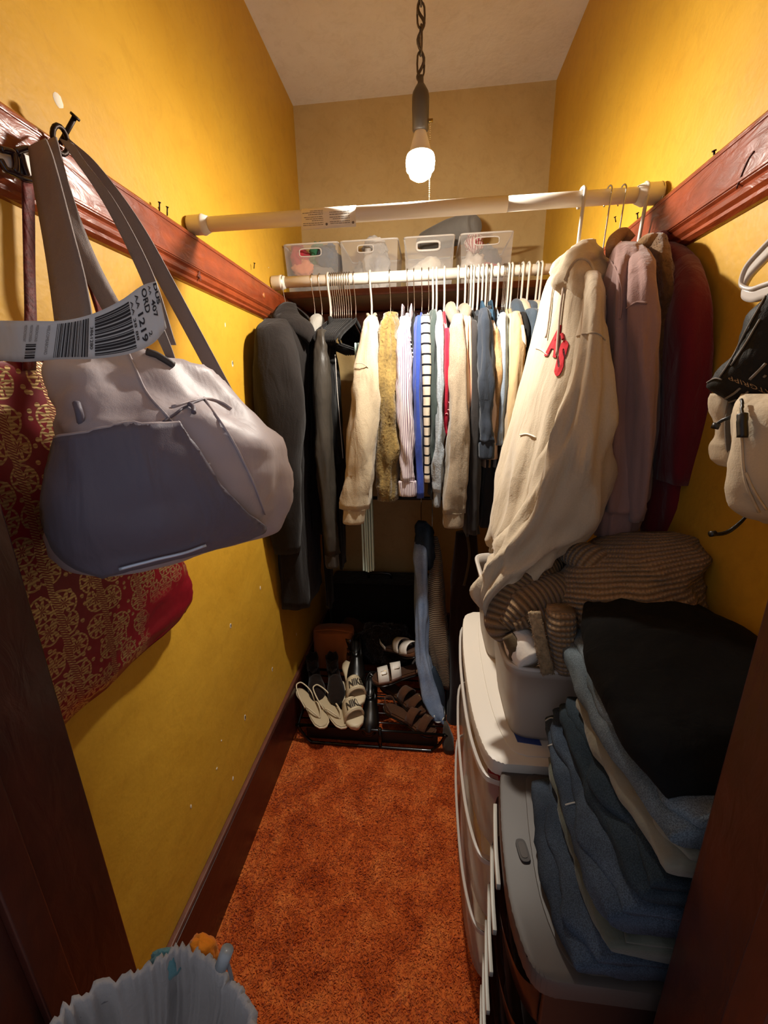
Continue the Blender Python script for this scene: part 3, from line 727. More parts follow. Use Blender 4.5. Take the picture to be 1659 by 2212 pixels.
    bars(.50, .715, .06, .9, 22, True, 3); bars(.30, .465, .05, .93, 26, False, 4); bars(.17, .215, .08, .44, 9, True, 6)
    for i, u in enumerate((.165, .19, .215)): txt('MISSIONCONSIGNATAIRE'[:16-2*i], u-.01, .9, .012, .4, ink2, 0)
    txt('WELCOMEABOARD', .255, .9, .014, .75, ink2, 0)
grey_bag()

# ================================================================== RIGHT WALL: CLEAR HANGER, BLACK BAG, BACKPACK
br_nail = U(1650, 470, X=XR-.03)
t = thing('clothes_hanger', 'wide frosted plastic hanger end above the black bag on the wall', 'hanger', U(1630, 600, X=.43))
M_FROST = plain('frosted_plastic', 'C9C2BC', .25, 0, .5, .2)
P = [U(1760, 470, X=.43), U(1700, 510, X=.43), U(1655, 552, X=.43), U(1622, 590, X=.43), U(1612, 625, X=.43), U(1632, 636, X=.43), U(1660, 628, X=.43), U(1720, 610, X=.43)]
strip('frame', [p+V3(-.004, 0, .007) for p in P], [p+V3(-.004, -.004, -.010) for p in P], M_FROST, t, .007, 40, 4)
tube('rib', [p+V3(-.008, 0, .007) for p in P], .0028, M_FROST, t, 8, m=40)
pts = [U(1760, 470, X=.43), U(1758, 430, X=.44), U(1745, 380, X=.46), U(1720, 360, X=.465)]
tube('hook', pts, .003, M_WIRE if 'M_WIRE' in globals() else M_IRON, t, 8, m=16)
BLKN = fabric('black_nylon', '17140F', .15, 120, .25, .6, .05)
t = thing('black_bag', 'black nylon bag with pale grey piping and upside-down lettering hanging by the frosted hanger', 'bag', U(1610, 880, Y=.56))
def rb(y, a, b, Y1, Y2, th, y2=None): return (U(a, y, Y=Y1), U(b, y2 if y2 else y, Y=Y2), th)
bk = soft('body', [rb(625, 1668, 1720, .57, .55, .015), rb(680, 1618, 1760, .58, .54, .03), rb(770, 1578, 1790, .59, .53, .035), rb(825, 1530, 1790, .60, .53, .03, 850), rb(845, 1536, 1780, .60, .53, .025, 880), rb(880, 1600, 1720, .58, .54, .012, 900)], BLKN, t, m=34, k=44, e=2.6, lump=.006, lumpf=12, seed=3, aniso=1)
kb = bvh_of(bk); pip = plain('grey_piping', '6E665C', .6)
for pts, w in (([(1655, 785), (1640, 800), (1620, 820)], .0016), ([(1600, 838), (1585, 850), (1568, 860)], .0014), ([(1655, 810), (1650, 815)], .0014), ([(1655, 640), (1620, 700), (1585, 770), (1555, 815)], .001), ([(1642, 690), (1610, 745), (1580, 790)], .001), ([(1576, 868), (1592, 862)], .0012), ([(1610, 851), (1617, 845)], .0012), ([(1524, 830), (1545, 818), (1560, 820)], .001)):
    q = hug(kb, pts, .001)
    if len(q) > 1: tube('piping', q, w, pip, t, 6, m=12)
v, f = text2d('ATGRIPP', .0); mx = v.max(axis=0); L0 = np.array([1668, 857.]); L1 = np.array([1572, 822.]); up = np.array([-3.0, 11.0])
w = []
for a in v:
    p = L0+(L1-L0)*a[0]/mx[0]-up*0+up*(-(a[1]/mx[1]))*-1*1.0 if False else L0+(L1-L0)*a[0]/mx[0]+np.array([3.0, 10.0])*(a[1]/mx[1])-np.array([0, 12.0])
    h = hug(kb, [tuple(p)], .0012); w.append(h[0] if h else U(p[0], p[1], Y=.54))
mesh_obj('lettering', w, f, plain('tan_print', '9A7B52', .6), t, False)
PACK = fabric('stone_canvas', 'C6B59A', .1, 60, .25, .85, .1)
t = thing('stone_backpack', 'stone beige canvas backpack with black zip pulls and a drawcord below the black bag', 'backpack', U(1640, 1120, Y=.54))
pb = soft('body', [rb(850, 1610, 1740, .57, .52, .03), rb(890, 1590, 1770, .57, .51, .06), rb(980, 1590, 1790, .57, .505, .075), rb(1060, 1602, 1790, .57, .505, .075), rb(1100, 1625, 1770, .56, .51, .06), rb(1125, 1660, 1740, .55, .52, .03)], PACK, t, m=34, k=48, e=2.8, lump=.008, lumpf=9, seed=8, aniso=.6)
soft('strap', [rb(850, 1546, 1586, .60, .60, .01), rb(880, 1544, 1582, .60, .60, .014), rb(940, 1548, 1572, .60, .60, .014), rb(965, 1540, 1572, .60, .60, .018), rb(990, 1540, 1580, .60, .60, .02), rb(1006, 1556, 1600, .595, .595, .014)], PACK, t, m=26, k=28, e=2.4, nd=(0, 1, 0), lump=.006, lumpf=20, seed=4)
strip('webbing', [U(1572, 866, Y=.585), U(1566, 920, Y=.582), U(1570, 985, Y=.582)], [U(1596, 878, Y=.585), U(1588, 920, Y=.582), U(1592, 990, Y=.582)], fabric('grey_strap', '6B5F52', .1), t, .003, 14, 4)
bm_ = plain('black_plastic', '15130F', .4)
box('buckle', U(1590, 990, Y=.575)-V3(.006, .004, .01), U(1590, 990, Y=.575)+V3(.006, .004, .01), bm_, t, .002)
q = hug(pb, [(1612, 900), (1614, 945)], .008, .5); tube('zip_pull', q, .0055, bm_, t, 8); tube('zip_cord', hug(pb, [(1606, 872), (1612, 902)], .006, .5), .0018, bm_, t, 6)
tube('drawcord', [U(1546, 918, Y=.575), U(1560, 908, Y=.57), U(1575, 902, Y=.565), U(1592, 893, Y=.565)], .0022, bm_, t, 7, m=12); tube('cord_end', [U(1543, 926, Y=.575), U(1549, 914, Y=.574)], .0045, bm_, t, 8)
for o_ in (0, 4): tube('drawcord', [U(1540, 1154+o_*.6, Y=.55), U(1570, 1148+o_, Y=.55), U(1598, 1128+o_, Y=.55), U(1622, 1104, Y=.555)], .0015, bm_, t, 6, m=14)
tube('cord_end', [U(1533, 1154, Y=.55), U(1546, 1152, Y=.55)], .004, bm_, t, 8)
q = hug(pb, [(1598, 890), (1604, 960), (1612, 1040), (1640, 1105)], .0012)
if len(q) > 1: tube('seam', q, .0016, PACK, t, 6, m=16)
q = hug(pb, [(1612, 1020), (1630, 1060), (1656, 1100)], .0012)
if len(q) > 1: tube('seam', q, .0014, PACK, t, 6, m=12)
# ================================================================== HANGERS
M_WHP = plain('white_plastic', 'C2BCB0', .35); M_MINT = plain('mint_plastic', 'BFD8CE', .35); M_WIRE = plain('wire_chrome', 'B8B2A8', .25, 1); M_VEL = fabric('black_velvet', '141110', .2, 80, .3, .95, .05)
def hook_path(x, y, z, r, drop, open_left, fwd):
    s = -1 if open_left else 1
    rr = r+.004
    # the crook opens to the back: up over the rod, then down to the neck in front
    pts = [(x, y+rr*math.sin(a), z+rr*math.cos(a)) for a in np.linspace(2.2, -1.25, 11)]
    pts += [(x, y-rr*.75, z-rr*1.0), (x+.002*s, y-fwd*.4, z-drop*.6), (x, y-fwd, z-drop)]
    return pts
def hanger(kind, x, yaw, label, group, ry=R2Y, rz=R2Z, rr=R2R, drop=.135, half=.20, cat='hanger', empty=False, dx=0):
    """kind: plastic / wire / mint ; the arms lie along the direction yaw (0 = straight towards the door)"""
    t = thing('clothes_hanger', label, cat, (x, ry, rz-drop), group)
    m = {'plastic': M_WHP, 'wire': M_VEL, 'mint': M_MINT}[kind]; hm = M_WHP if kind == 'plastic' else M_WIRE
    tube('hook', hook_path(x+dx, ry, rz, rr, drop, False, .0), .0038 if kind == 'plastic' else .0016, hm, t, 7, m=30)
    d = V3(math.sin(yaw), -math.cos(yaw), 0); c = V3(x, ry, rz-drop)
    neck = c
    for s in (-1, 1):
        pts = [neck+V3(0, 0, .006), neck+d*s*half*.25-V3(0, 0, .014), neck+d*s*half*.8-V3(0, 0, .058), neck+d*s*half-V3(0, 0, .082)]
        if kind == 'plastic': tube('arm', pts, .0045, m, t, 7, m=12)
        else:
            up = [p+V3(0, 0, .007) for p in pts]; dn = [p-V3(0, 0, .009) for p in pts]
            strip('arm', up, dn, m, t, .006, 10, 3)
    a = neck-d*half-V3(0, 0, .082); b = neck+d*half-V3(0, 0, .082)
    tube('bar', [a, a+d*.012-V3(0, 0, .014), b-d*.012-V3(0, 0, .014), b], .0042 if kind == 'plastic' else .0035, m, t, 7)
    return t
# ================================================================== CLOTHES ON THE BACK ROD
G_W = 'white plastic hangers on the back rod'; G_V = 'dark velvet hangers on the back rod'
L_W = 'white plastic hanger carrying a garment on the rod below the bins'
L_V = 'dark hanger with a thin wire hook carrying a garment on the rod below the bins'
def px2m(p, w): return np.linalg.norm(p-EYE)*.98/F_PX*w
def garment(name, label, cat, mat, hook, st, sb, w, hem=None, kind='wire', YS=1.44, YE=1.40, cuff=None, cuffw=None, collar=None, mid=None, seed=0, bt=None, deep=.045, fold=.004, hook2=None, dx=0, neckz=.135, short=False):
    """hook: px of the hook; st/sb: px of sleeve top and bottom (centre); w: sleeve widths in px top, middle, bottom; hem: py of the hem"""
    H = U(hook, 590, Y=R2Y); S = U(*st, Y=YS); E = U(*sb, Y=YE)
    yaw = math.atan2(S[0]-H[0], R2Y-YS)
    hanger('plastic' if kind == 'plastic' else 'wire', H[0], yaw, ('white plastic hanger carrying the ' if kind == 'plastic' else 'dark hanger with a wire hook carrying the ')+name.replace('_', ' '), G_W if kind == 'plastic' else G_V, half=min(.2, .9*(R2Y-YS+.02)), drop=neckz, dx=dx)
    t = thing(name, label, cat, (H[0], R2Y, E[2]))
    ex = V3(1, 0, 0)
    # sleeve
    Mid = U(*mid, Y=(YS+YE)/2-.02) if mid else S+(E-S)*.45+V3(0, -.015, 0)
    w0, w1, w2 = px2m(S, w[0])/2, px2m(Mid, w[1])/2, px2m(E, w[2])/2
    q = S+(Mid-S)*.25
    rows = [(S+V3(0, .05, .012)-ex*w0*.35, S+V3(0, .05, .012)+ex*w0*.35, .02), (S+V3(0, .012, .004)-ex*w0*.75, S+V3(0, .012, .004)+ex*w0*.75, deep*.8),
            (q-ex*(w0*.55+w1*.45), q+ex*(w0*.55+w1*.45), deep), (Mid-ex*w1, Mid+ex*w1, deep), ((Mid*.4+E*.6)-ex*(w1*.4+w2*.6), (Mid*.4+E*.6)+ex*(w1*.4+w2*.6), deep*.9), (E-ex*w2, E+ex*w2, deep*.72)]
    soft('sleeve', rows, mat, t, m=34, k=28, e=2.4, nd=(0, 1, 0), folds=(fold*.9, 4, 2.0, .05), lump=fold*2.2, lumpf=16, seed=seed)
    if cuff is not None:
        cw = px2m(E, cuffw or w[2]*.8)/2; dn = nrm(E-Mid)
        rows = [(E-ex*w2*.9, E+ex*w2*.9, deep*.66), (E+dn*.006-ex*cw, E+dn*.006+ex*cw, deep*.6), (E+dn*.045-ex*cw*.97, E+dn*.045+ex*cw*.97, deep*.58), (E+dn*.055-ex*cw*.85, E+dn*.055+ex*cw*.85, deep*.5)]
        soft('cuff', rows, cuff, t, m=12, k=36, e=2.6, nd=(0, 1, 0), folds=(.0012, 9, .5, 0), seed=seed)
    # body: thin hanging panel from shoulder to shoulder
    hz = U(0, hem, Y=1.45)[2] if False else (U(st[0], hem, Y=YS)[2] if hem else E[2]+.05)
    b = bt or max(.008, min(.02, w1*.55)); d = nrm(V3(S[0]-H[0], YS-R2Y, 0)); n0 = V3(H[0], R2Y, R2Z-neckz+.012); hw = R2Y-YS-.005
    rows = [(n0+d*.03, n0-d*.03, b*.5), (n0+d*.07+V3(0, 0, -.02), n0-d*.07+V3(0, 0, -.02), b*.8), (V3(n0[0], n0[1], S[2]-.02)+d*hw, V3(n0[0], n0[1], S[2]-.02)-d*hw, b)]
    for fr in (.3, .65, 1.0):
        z = S[2]-.02+(hz-S[2]+.02)*fr; sh = (E-S)*.35*fr; sh[2] = 0; sh[1] = 0
        rows.append((V3(n0[0], n0[1], z)+d*(hw+.01)+sh, V3(n0[0], n0[1], z)-d*(hw+.01)+sh*.5, b*(1+.15*fr)))
    soft('body', rows, mat, t, m=30, k=44, e=2.2, nd=None, folds=(fold*.8, 6, 2.5, .15), seed=seed+3)
    if collar == 'hood':
        hx = n0[0]; c = V3(hx, R2Y-.03, n0[2])
        pts = [c+V3(-.012, .06, -.01), c+V3(-.022, .0, .012), c+V3(-.026, -.07, -.012), c+V3(-.012, -.10, -.05), c+V3(.008, -.10, -.055), c+V3(.024, -.07, -.018), c+V3(.018, 0, .006), c+V3(.008, .06, -.01)]
        o = tube('hood', pts, [.012, .016, .02, .016, .016, .02, .016, .012], mat, t, 12, m=36)
    elif collar == 'shirt':
        c = n0+d*.02
        for s in (-1, 1):
            A = [c+V3(s*.012, .05, .03), c+V3(s*.016, -.03, .025), c+d*.075+V3(s*.012, 0, -.005)]; B = [c+V3(s*.014, .055, -.015), c+V3(s*.022, -.025, -.02), c+d*.11+V3(s*.016, 0, -.055)]
            strip('collar', A, B, mat, t, .003, 12, 4)
    elif collar == 'crew':
        c = n0; pts = [c+d*.06+V3(0, 0, -.02), c+d*.03+V3(.013, 0, .004), c-d*.03+V3(.013, 0, .006), c-d*.055, c-d*.03+V3(-.013, 0, .006), c+d*.03+V3(-.013, 0, .004), c+d*.06+V3(0, 0, -.02)]
        tube('neckband', pts, .006, mat, t, 8, m=26)
    return t
F = fabric
CREAM = F('cream_heather', 'B4A489', .08, 60, .4, .95, .2, .12)
OAT = F('oatmeal_heather', 'A0907A', .12, 60, .4, .95, .2, .28)
CHAR = F('charcoal_wool', '1E1917', .2, 70, .5, .95, .06)
BLK = F('black_cloth', '0E0C0B', .25, 70, .3, .92, .03)
BLK2 = F('soft_black_cloth', '161413', .25, 50, .3, .9, .05)
LEATH = F('dark_grey_leather', '3A352F', .3, 8, .25, .4, 0)
GOLD = F('gold_mohair', '9A8048', .35, 20, 1.0, 1, .3, .3, '66522A')
BLUE = F('royal_blue_cloth', '2F469C', .15); GREEN = F('dark_green_grey_cloth', '3B4441', .2); LGREY = F('pale_blue_grey_cloth', '98A0A8', .12, 30, .6, .9, .1, .2)
RED = F('crimson_cloth', 'B01530', .2); PEACH = F('peach_cloth', 'DDBB98', .1); PEACH2 = F('salmon_cloth', 'DDA688', .1)
CHAR2 = F('dark_charcoal_jersey', '322E2D', .2); NAVY = F('navy_grey_jersey', '2E3540', .2); SKY = F('heather_blue_grey_jersey', '93A0AE', .12, 60, .4, .9, .2, .15)
BUTTER = F('butter_cream_cloth', 'C2B088', .1); SAND = F('sand_cloth', 'C2A67C', .1); TAN = F('tan_plaid_cloth', 'BF9C72', .25, 30, .4, .9, .1, .2, '9A7448')
SLATE = F('slate_blue_fleece', '3C4650', .15); DEN = denim('mid_denim', '44627C', '2E4658')
PIN = uvstripes('purple_pinstripe', 'CFC6C7', '6E546B', .0062, .36, 'X'); BRET = uvstripes('breton_stripe', 'CFC4B2', '101018', .032, .2, 'Y')

# charcoal wool coat against the left wall
def long_coat():
    Hx = U(612, 600, Y=R2Y)[0]; hanger('wire', Hx, -.1, 'dark hanger with a wire hook carrying the charcoal wool coat', G_V, half=.17)
    t = thing('wool_coat', 'long charcoal wool coat with a wide collar hanging against the yellow wall', 'coat', (Hx, R2Y, .75))
    def r(y, a, b, Y, th): return (U(a, y, Y=Y), U(b, y, Y=Y), th)
    body = [r(672, 612, 640, 1.52, .04), r(700, 604, 656, 1.50, .09), r(760, 600, 668, 1.48, .13), r(900, 604, 670, 1.48, .14), r(1060, 612, 674, 1.48, .14), r(1180, 618, 678, 1.48, .14), r(1285, 626, 684, 1.48, .13)]
    soft('body', body, CHAR, t, m=40, k=44, e=3, folds=(.006, 5, 2, .2), lump=.004, seed=4, nd=(0, 1, 0))
    sl = [r(690, 572, 616, 1.38, .02), r(720, 556, 630, 1.33, .05), r(800, 550, 650, 1.305, .055), r(900, 552, 656, 1.30, .055), r(1000, 562, 652, 1.305, .052), r(1100, 580, 652, 1.32, .048), r(1190, 596, 650, 1.34, .04)]
    soft('sleeve', sl, CHAR, t, m=36, k=30, e=2.5, folds=(.003, 3, 2, .2), lump=.006, lumpf=8, seed=9, nd=(0, 1, 0))
    A = [U(598, 668, Y=1.50), U(588, 690, Y=1.44), U(620, 708, Y=1.40), U(668, 742, Y=1.40)]; B = [U(640, 660, Y=1.52), U(648, 682, Y=1.47), U(672, 702, Y=1.44), U(682, 722, Y=1.42)]
    strip('collar', A, B, CHAR, t, .014, 20, 6, .012)
    A = [U(640, 662, Y=1.56), U(668, 688, Y=1.5), U(690, 730, Y=1.44)]; B = [U(618, 664, Y=1.6), U(640, 680, Y=1.56), U(672, 730, Y=1.5)]
    strip('collar', A, B, CHAR, t, .012, 16, 5, .01)
long_coat()
garment('long_coat', 'long plain black coat squeezed between the charcoal coat and the leather jacket', 'coat', BLK, 674, (684, 735), (690, 1150), (24, 28, 26), 1315, YS=1.47, YE=1.46, seed=2, bt=.014)
garment('leather_jacket', 'dark grey leather jacket with a long seamed sleeve and pale grey collar', 'jacket', LEATH, 690, (694, 720), (716, 1195), (30, 36, 30), 1180, YS=1.43, YE=1.39, seed=5, mid=(700, 950), cuff=F('dark_brown_sleeve_end', '3A322A', .3), cuffw=28, fold=.003, bt=.012)
c0 = U(690, 650, Y=R2Y)
# grey shirt collar peeking from the leather jacket
sh = thing('grey_shirt', 'pale grey shirt showing only its collar inside the leather jacket', 'shirt', (c0[0], R2Y, 1.6))
A = [U(668, 690, Y=1.49), U(670, 705, Y=1.46), U(676, 742, Y=1.45)]; B = [U(690, 680, Y=1.52), U(696, 690, Y=1.49), U(684, 735, Y=1.47)]
strip('collar', A, B, F('pale_grey_cotton', '8E8A82', .1), sh, .008, 14, 5, .006)
strip('placket', [U(664, 708, Y=1.47), U(663, 770, Y=1.46)], [U(676, 742, Y=1.45), U(672, 785, Y=1.455)], F('striped_grey_cotton', '6B6560', .3), sh, .006, 10, 4)
garment('black_dress', 'plain black dress next to the row of empty velvet hangers', 'dress', BLK2, 709, (712, 745), (722, 1000), (20, 26, 26), 1230, 'plastic', YS=1.5, YE=1.48, seed=8, bt=.010, dx=.0)
# row of empty velvet hangers
proto = None
for i, px in enumerate((717, 721.5, 726, 730.5, 735, 739.5, 744.5, 749.5, 755, 765)):
    x = U(px, 592, Y=R2Y)[0]
    lab = 'empty black velvet hanger in the tight row between the leather jacket and cream sweatshirt'
    h = hanger('wire', x, -.02-.012*i, lab, 'empty velvet hangers', half=.2, drop=.14)
# black trousers folded over a hanger, with a pale piped edge
Hx = U(712, 592, Y=R2Y)[0]; hanger('wire', Hx, -.1, 'dark hanger with a wire hook carrying the black trousers', G_V, half=.2)
t = thing('black_trousers', 'black trousers with a thin pale seam hanging beside the gap of bare wall', 'trousers', (Hx, R2Y, 1.0))
def r_(y, a, b, Y, th): return (U(a, y, Y=Y), U(b, y, Y=Y), th)
soft('leg', [r_(742, 692, 722, 1.58, .02), r_(800, 690, 726, 1.57, .1), r_(950, 694, 736, 1.57, .11), r_(1060, 700, 742, 1.57, .11), r_(1150, 704, 742, 1.58, .1)], BLK, t, m=24, k=30, e=3, nd=(0, 1, 0), folds=(.004, 4, 2, .1), seed=3)
tube('piping', [U(724, 766, Y=1.455), U(729, 850, Y=1.455), U(736, 930, Y=1.455), U(741, 990, Y=1.455)], .0016, F('pale_piping', 'B7AEA4', .1), t, 6, m=16)

garment('cream_sweatshirt', 'cream heather sweatshirt with ribbed cuff next to the gold mohair sweater', 'sweatshirt', CREAM, 800, (803, 690), (767, 1098), (26, 62, 62), 930, 'plastic', mid=(790, 880), YS=1.42, YE=1.36, cuff=CREAM, cuffw=50, collar='crew', seed=1, deep=.05, fold=.004, neckz=.14)
t = bpy.data.objects['cream_sweatshirt']
soft('sleeve', [r_(800, 800, 822, 1.55, .03), r_(870, 806, 830, 1.52, .04), r_(915, 806, 834, 1.50, .045), r_(922, 808, 832, 1.5, .04)], CREAM, t, m=14, k=26, nd=(0, 1, 0), lump=.004, seed=5)
# seams on the shoulder
tube('seam', [U(769, 785, Y=1.34), U(784, 786, Y=1.335), U(800, 800, Y=1.345), U(811, 822, Y=1.37)], .0013, CREAM, t, 6, m=14)
gm = garment('mohair_sweater', 'fuzzy olive-gold mohair sweater between the cream sweatshirt and the pinstripe shirt', 'sweater', GOLD, 842, (842, 682), (836, 1080), (26, 54, 40), 1060, mid=(840, 880), YS=1.44, YE=1.4, seed=7, fold=.006, deep=.05)
def fuzz(o, n, ln, mat, name='fuzz', w=.0013):
    me = o.data; R = np.random.RandomState(len(o.name)+n); V = []; Fc = []
    polys = [p for p in me.polygons if len(p.vertices) <= 4]; ar = np.array([p.area for p in polys]); idx = R.choice(len(polys), n, p=ar/ar.sum())
    co = [np.array(v.co) for v in me.vertices]
    for i in idx:
        p = polys[i]; ws = R.dirichlet(np.ones(len(p.vertices))); q = sum(co[v]*a for v, a in zip(p.vertices, ws)); nn = np.array(p.normal)
        t1 = nrm(R.normal(size=3)); tip = q+(nn*.8+t1*.9+V3(0, 0, -.35))*ln*(.5+R.rand()); s = nrm(np.cross(tip-q, R.normal(size=3)))*w
        b = len(V); V += [q-s, q+s, tip]; Fc.append((b, b+1, b+2))
    f = mesh_obj(name, V, Fc, mat, o, False); f['kind'] = 'stuff'; return f
for ch in [c for c in bpy.data.objects if c.parent == gm and c.name.startswith(('sleeve', 'body'))]: fuzz(ch, 5000 if ch.name.startswith('sleeve') else 2500, .012, GOLD)
garment('pinstripe_shirt', 'white shirt with fine purple pinstripes and a buttoned cuff', 'shirt', PIN, 880, (874, 690), (880, 1038), (26, 34, 34), 1050, mid=(873, 850), YS=1.42, YE=1.38, cuff=PIN, cuffw=40, collar='shirt', seed=3, fold=.0035, deep=.035)
garment('black_blouse', 'narrow black blouse with white trim between the pinstripe and blue garments', 'blouse', BLK2, 894, (889, 700), (893, 980), (12, 14, 14), 1060, YS=1.45, YE=1.44, seed=6, fold=.002)
t = bpy.data.objects['black_blouse']
for i in range(7):
    a = U(884+i*1.3, 716+i*9, Y=1.395); tube('trim_dot', [a, a+V3(.0012, -.001, -.004)], .0022, plain('white_trim', 'D8D2C8', .8), t, 6)
garment('blue_jersey', 'plain royal blue long-sleeved top', 'top', BLUE, 911, (905, 690), (908, 1072), (17, 18, 15), 1060, YS=1.43, YE=1.40, seed=2, mid=(902, 850), fold=.0025)
garment('striped_jersey', 'cream top with horizontal black stripes next to the royal blue top', 'top', BRET, 926, (919, 686), (923, 1042), (20, 17, 12), 900, YS=1.41, YE=1.38, seed=4, mid=(921, 820), fold=.001, deep=.03)
garment('dark_green_jersey', 'dark green-grey top behind a white hanger hook beside the striped top', 'top', GREEN, 935, (937, 676), (936, 1010), (16, 18, 16), 1080, 'plastic', YS=1.43, YE=1.42, seed=5)
garment('textured_sweater', 'pale blue-grey textured sweater sleeve narrowing to its cuff beside the red shirt', 'sweater', LGREY, 943, (950, 680), (945, 1060), (12, 16, 20), 1040, 'plastic', mid=(951, 900), YS=1.42, YE=1.38, cuff=LGREY, cuffw=16, seed=7, fold=.004)
garment('red_shirt', 'bright crimson shirt with a print showing between two grey sleeves', 'shirt', RED, 960, (965, 715), (962, 940), (14, 22, 10), 950, 'plastic', mid=(965, 800), YS=1.43, YE=1.42, seed=8, fold=.003)
t = bpy.data.objects['red_shirt']
for i in range(5):
    a = U(962+(i % 2)*3, 862+i*8, Y=1.374); tube('print_stroke', [a, a+V3(.006, -.0006, .002), a+V3(.009, 0, -.004)], .0012, plain('pale_print', 'E0A0A0', .8), t, 5)
garment('oatmeal_hoodie', 'oatmeal heather hoodie with a thick hood and ribbed cuff on the back rod', 'hoodie', OAT, 989, (992, 686), (980, 1105), (28, 42, 50), 1090, 'plastic', mid=(990, 900), YS=1.41, YE=1.36, cuff=OAT, cuffw=46, collar='hood', seed=11, deep=.045)
garment('peach_jersey', 'pale peach top in a narrow strip beside the oatmeal hoodie', 'top', PEACH, 1005, (1005, 690), (1008, 1000), (11, 11, 10), 1050, 'plastic', YS=1.43, YE=1.42, seed=3, fold=.002)
garment('salmon_jersey', 'salmon pink top in a thin strip beside the charcoal top', 'top', PEACH2, 1012, (1013, 690), (1014, 980), (7, 7, 8), 1040, YS=1.43, YE=1.43, seed=9, fold=.0015)
garment('charcoal_dress', 'long dark charcoal jersey dress beside the navy sweater with turned-up cuff', 'dress', CHAR2, 1017, (1022, 700), (1021, 1150), (18, 24, 26), 1160, 'plastic', YS=1.42, YE=1.41, seed=12, fold=.003)
garment('black_jersey', 'black jersey top hung behind three white hanger hooks', 'top', BLK2, 1023, (1030, 690), (1034, 960), (12, 14, 14), 1040, 'plastic', YS=1.46, YE=1.45, seed=2, fold=.002)
garment('navy_sweater', 'navy-grey sweater with a turned-up cuff', 'sweater', NAVY, 1033, (1046, 672), (1050, 955), (22, 28, 30), 1000, 'plastic', mid=(1048, 820), YS=1.41, YE=1.37, cuff=NAVY, cuffw=33, seed=4, deep=.04)
garment('pink_beige_sweater', 'pinkish beige sweater whose plain cuff shows below the navy cuff', 'sweater', F('pink_beige_knit', 'CDB09A', .1), 1042, (1062, 700), (1055, 990), (14, 18, 36), 1010, 'plastic', mid=(1062, 850), YS=1.44, YE=1.42, seed=5, fold=.002)
garment('denim_shirt', 'denim blue shirt showing its collar between white hanger hooks', 'shirt', DEN, 1050, (1060, 675), (1062, 900), (12, 10, 10), 980, 'plastic', YS=1.47, YE=1.46, collar='shirt', seed=6, fold=.002)
garment('plaid_shirt', 'tan plaid shirt beside the heather blue-grey sleeve', 'shirt', TAN, 1060, (1069, 712), (1070, 960), (14, 22, 14), 1010, 'plastic', mid=(1072, 800), YS=1.43, YE=1.42, seed=7, fold=.003)
garment('heather_jersey', 'pale heather blue-grey jersey top beside the butter cream top', 'top', SKY, 1075, (1086, 682), (1078, 960), (12, 19, 14), 1010, 'plastic', mid=(1084, 830), YS=1.43, YE=1.41, seed=8, fold=.003)
for px in (1087, 1090, 1093.5):
    hanger('wire', U(px, 590, Y=R2Y)[0], .1, 'bare wire-hook hanger in the cluster near the tan plaid shirt', 'wire hooks near the plaid shirt', half=.17)
garment('butter_jersey', 'butter cream top with a softly rounded shoulder', 'top', BUTTER, 1098, (1102, 686), (1090, 1060), (12, 15, 18), 1040, 'plastic', YS=1.43, YE=1.40, seed=9, fold=.003)
garment('sand_sweatshirt', 'sand yellow sweatshirt with a wide straight sleeve next to the black printed tee', 'sweatshirt', SAND, 1105, (1114, 680), (1090, 1120), (20, 28, 26), 1100, 'plastic', mid=(1110, 850), YS=1.41, YE=1.37, seed=10, fold=.003, deep=.04)
garment('black_printed_tee', 'black tee with a pale block printed on it', 'tee', BLK2, 1120, (1128, 680), (1128, 800), (14, 16, 14), 1000, YS=1.43, YE=1.42, seed=11, fold=.002)
t = bpy.data.objects['black_printed_tee']
strip('print_block', [U(1126, 702, Y=1.365), U(1128, 732, Y=1.36), U(1131, 750, Y=1.36)], [U(1131, 702, Y=1.365), U(1137, 732, Y=1.36), U(1137, 750, Y=1.36)], plain('white_print', 'DDD5C8', .8), t, .002, 6, 3)
garment('slate_hoodie', 'slate blue fleece hoodie near the end of the back rod', 'hoodie', SLATE, 1128, (1148, 672), (1150, 800), (26, 24, 20), 960, 'plastic', YS=1.42, YE=1.42, collar='hood', seed=12, fold=.003)
garment('ivory_hoodie', 'ivory hoodie with a bunched hood beside the slate blue hoodie', 'hoodie', CREAM, 1141, (1168, 690), (1172, 900), (16, 18, 18), 1000, 'plastic', YS=1.43, YE=1.43, collar='hood', seed=13, fold=.003)
garment('ivory_cardigan', 'ivory cardigan at the very end of the back rod', 'cardigan', F('ivory_wool', 'BEAD90', .1), 1160, (1184, 695), (1188, 900), (14, 16, 16), 1000, 'plastic', YS=1.45, YE=1.45, collar='crew', seed=14, fold=.003)
garment('beige_vest', 'pale beige vest beyond the ivory cardigan', 'vest', PEACH, 1168, (1198, 700), (1200, 880), (12, 14, 14), 960, 'plastic', YS=1.47, YE=1.47, seed=15, fold=.003)
# dark hems below the sleeves
garment('grey_skirt', 'dark grey skirt hem showing below the navy sweater', 'skirt', F('dark_grey_wool', '2C2B2E', .2), 1055, (1054, 860), (1052, 1135), (22, 26, 26), 1140, YS=1.5, YE=1.48, seed=16, fold=.003, bt=.014)
# mint strips hanging below the cream sweatshirt
t = thing('mint_strap_bundle', 'bundle of pale mint plastic strips hanging below the cream sweatshirt', 'strips', U(792, 1090, Y=1.5))
for i, px in enumerate((781, 787, 791.5, 797, 802.5)):
    a = U(px, 1080, Y=1.5); b = U(px, 1234-abs(i-2)*1.5, Y=1.5); box('strip', (a[0]-.0035, 1.49, b[2]), (a[0]+.0035, 1.50+.004*i, 1.58), M_MINT, t, .001)
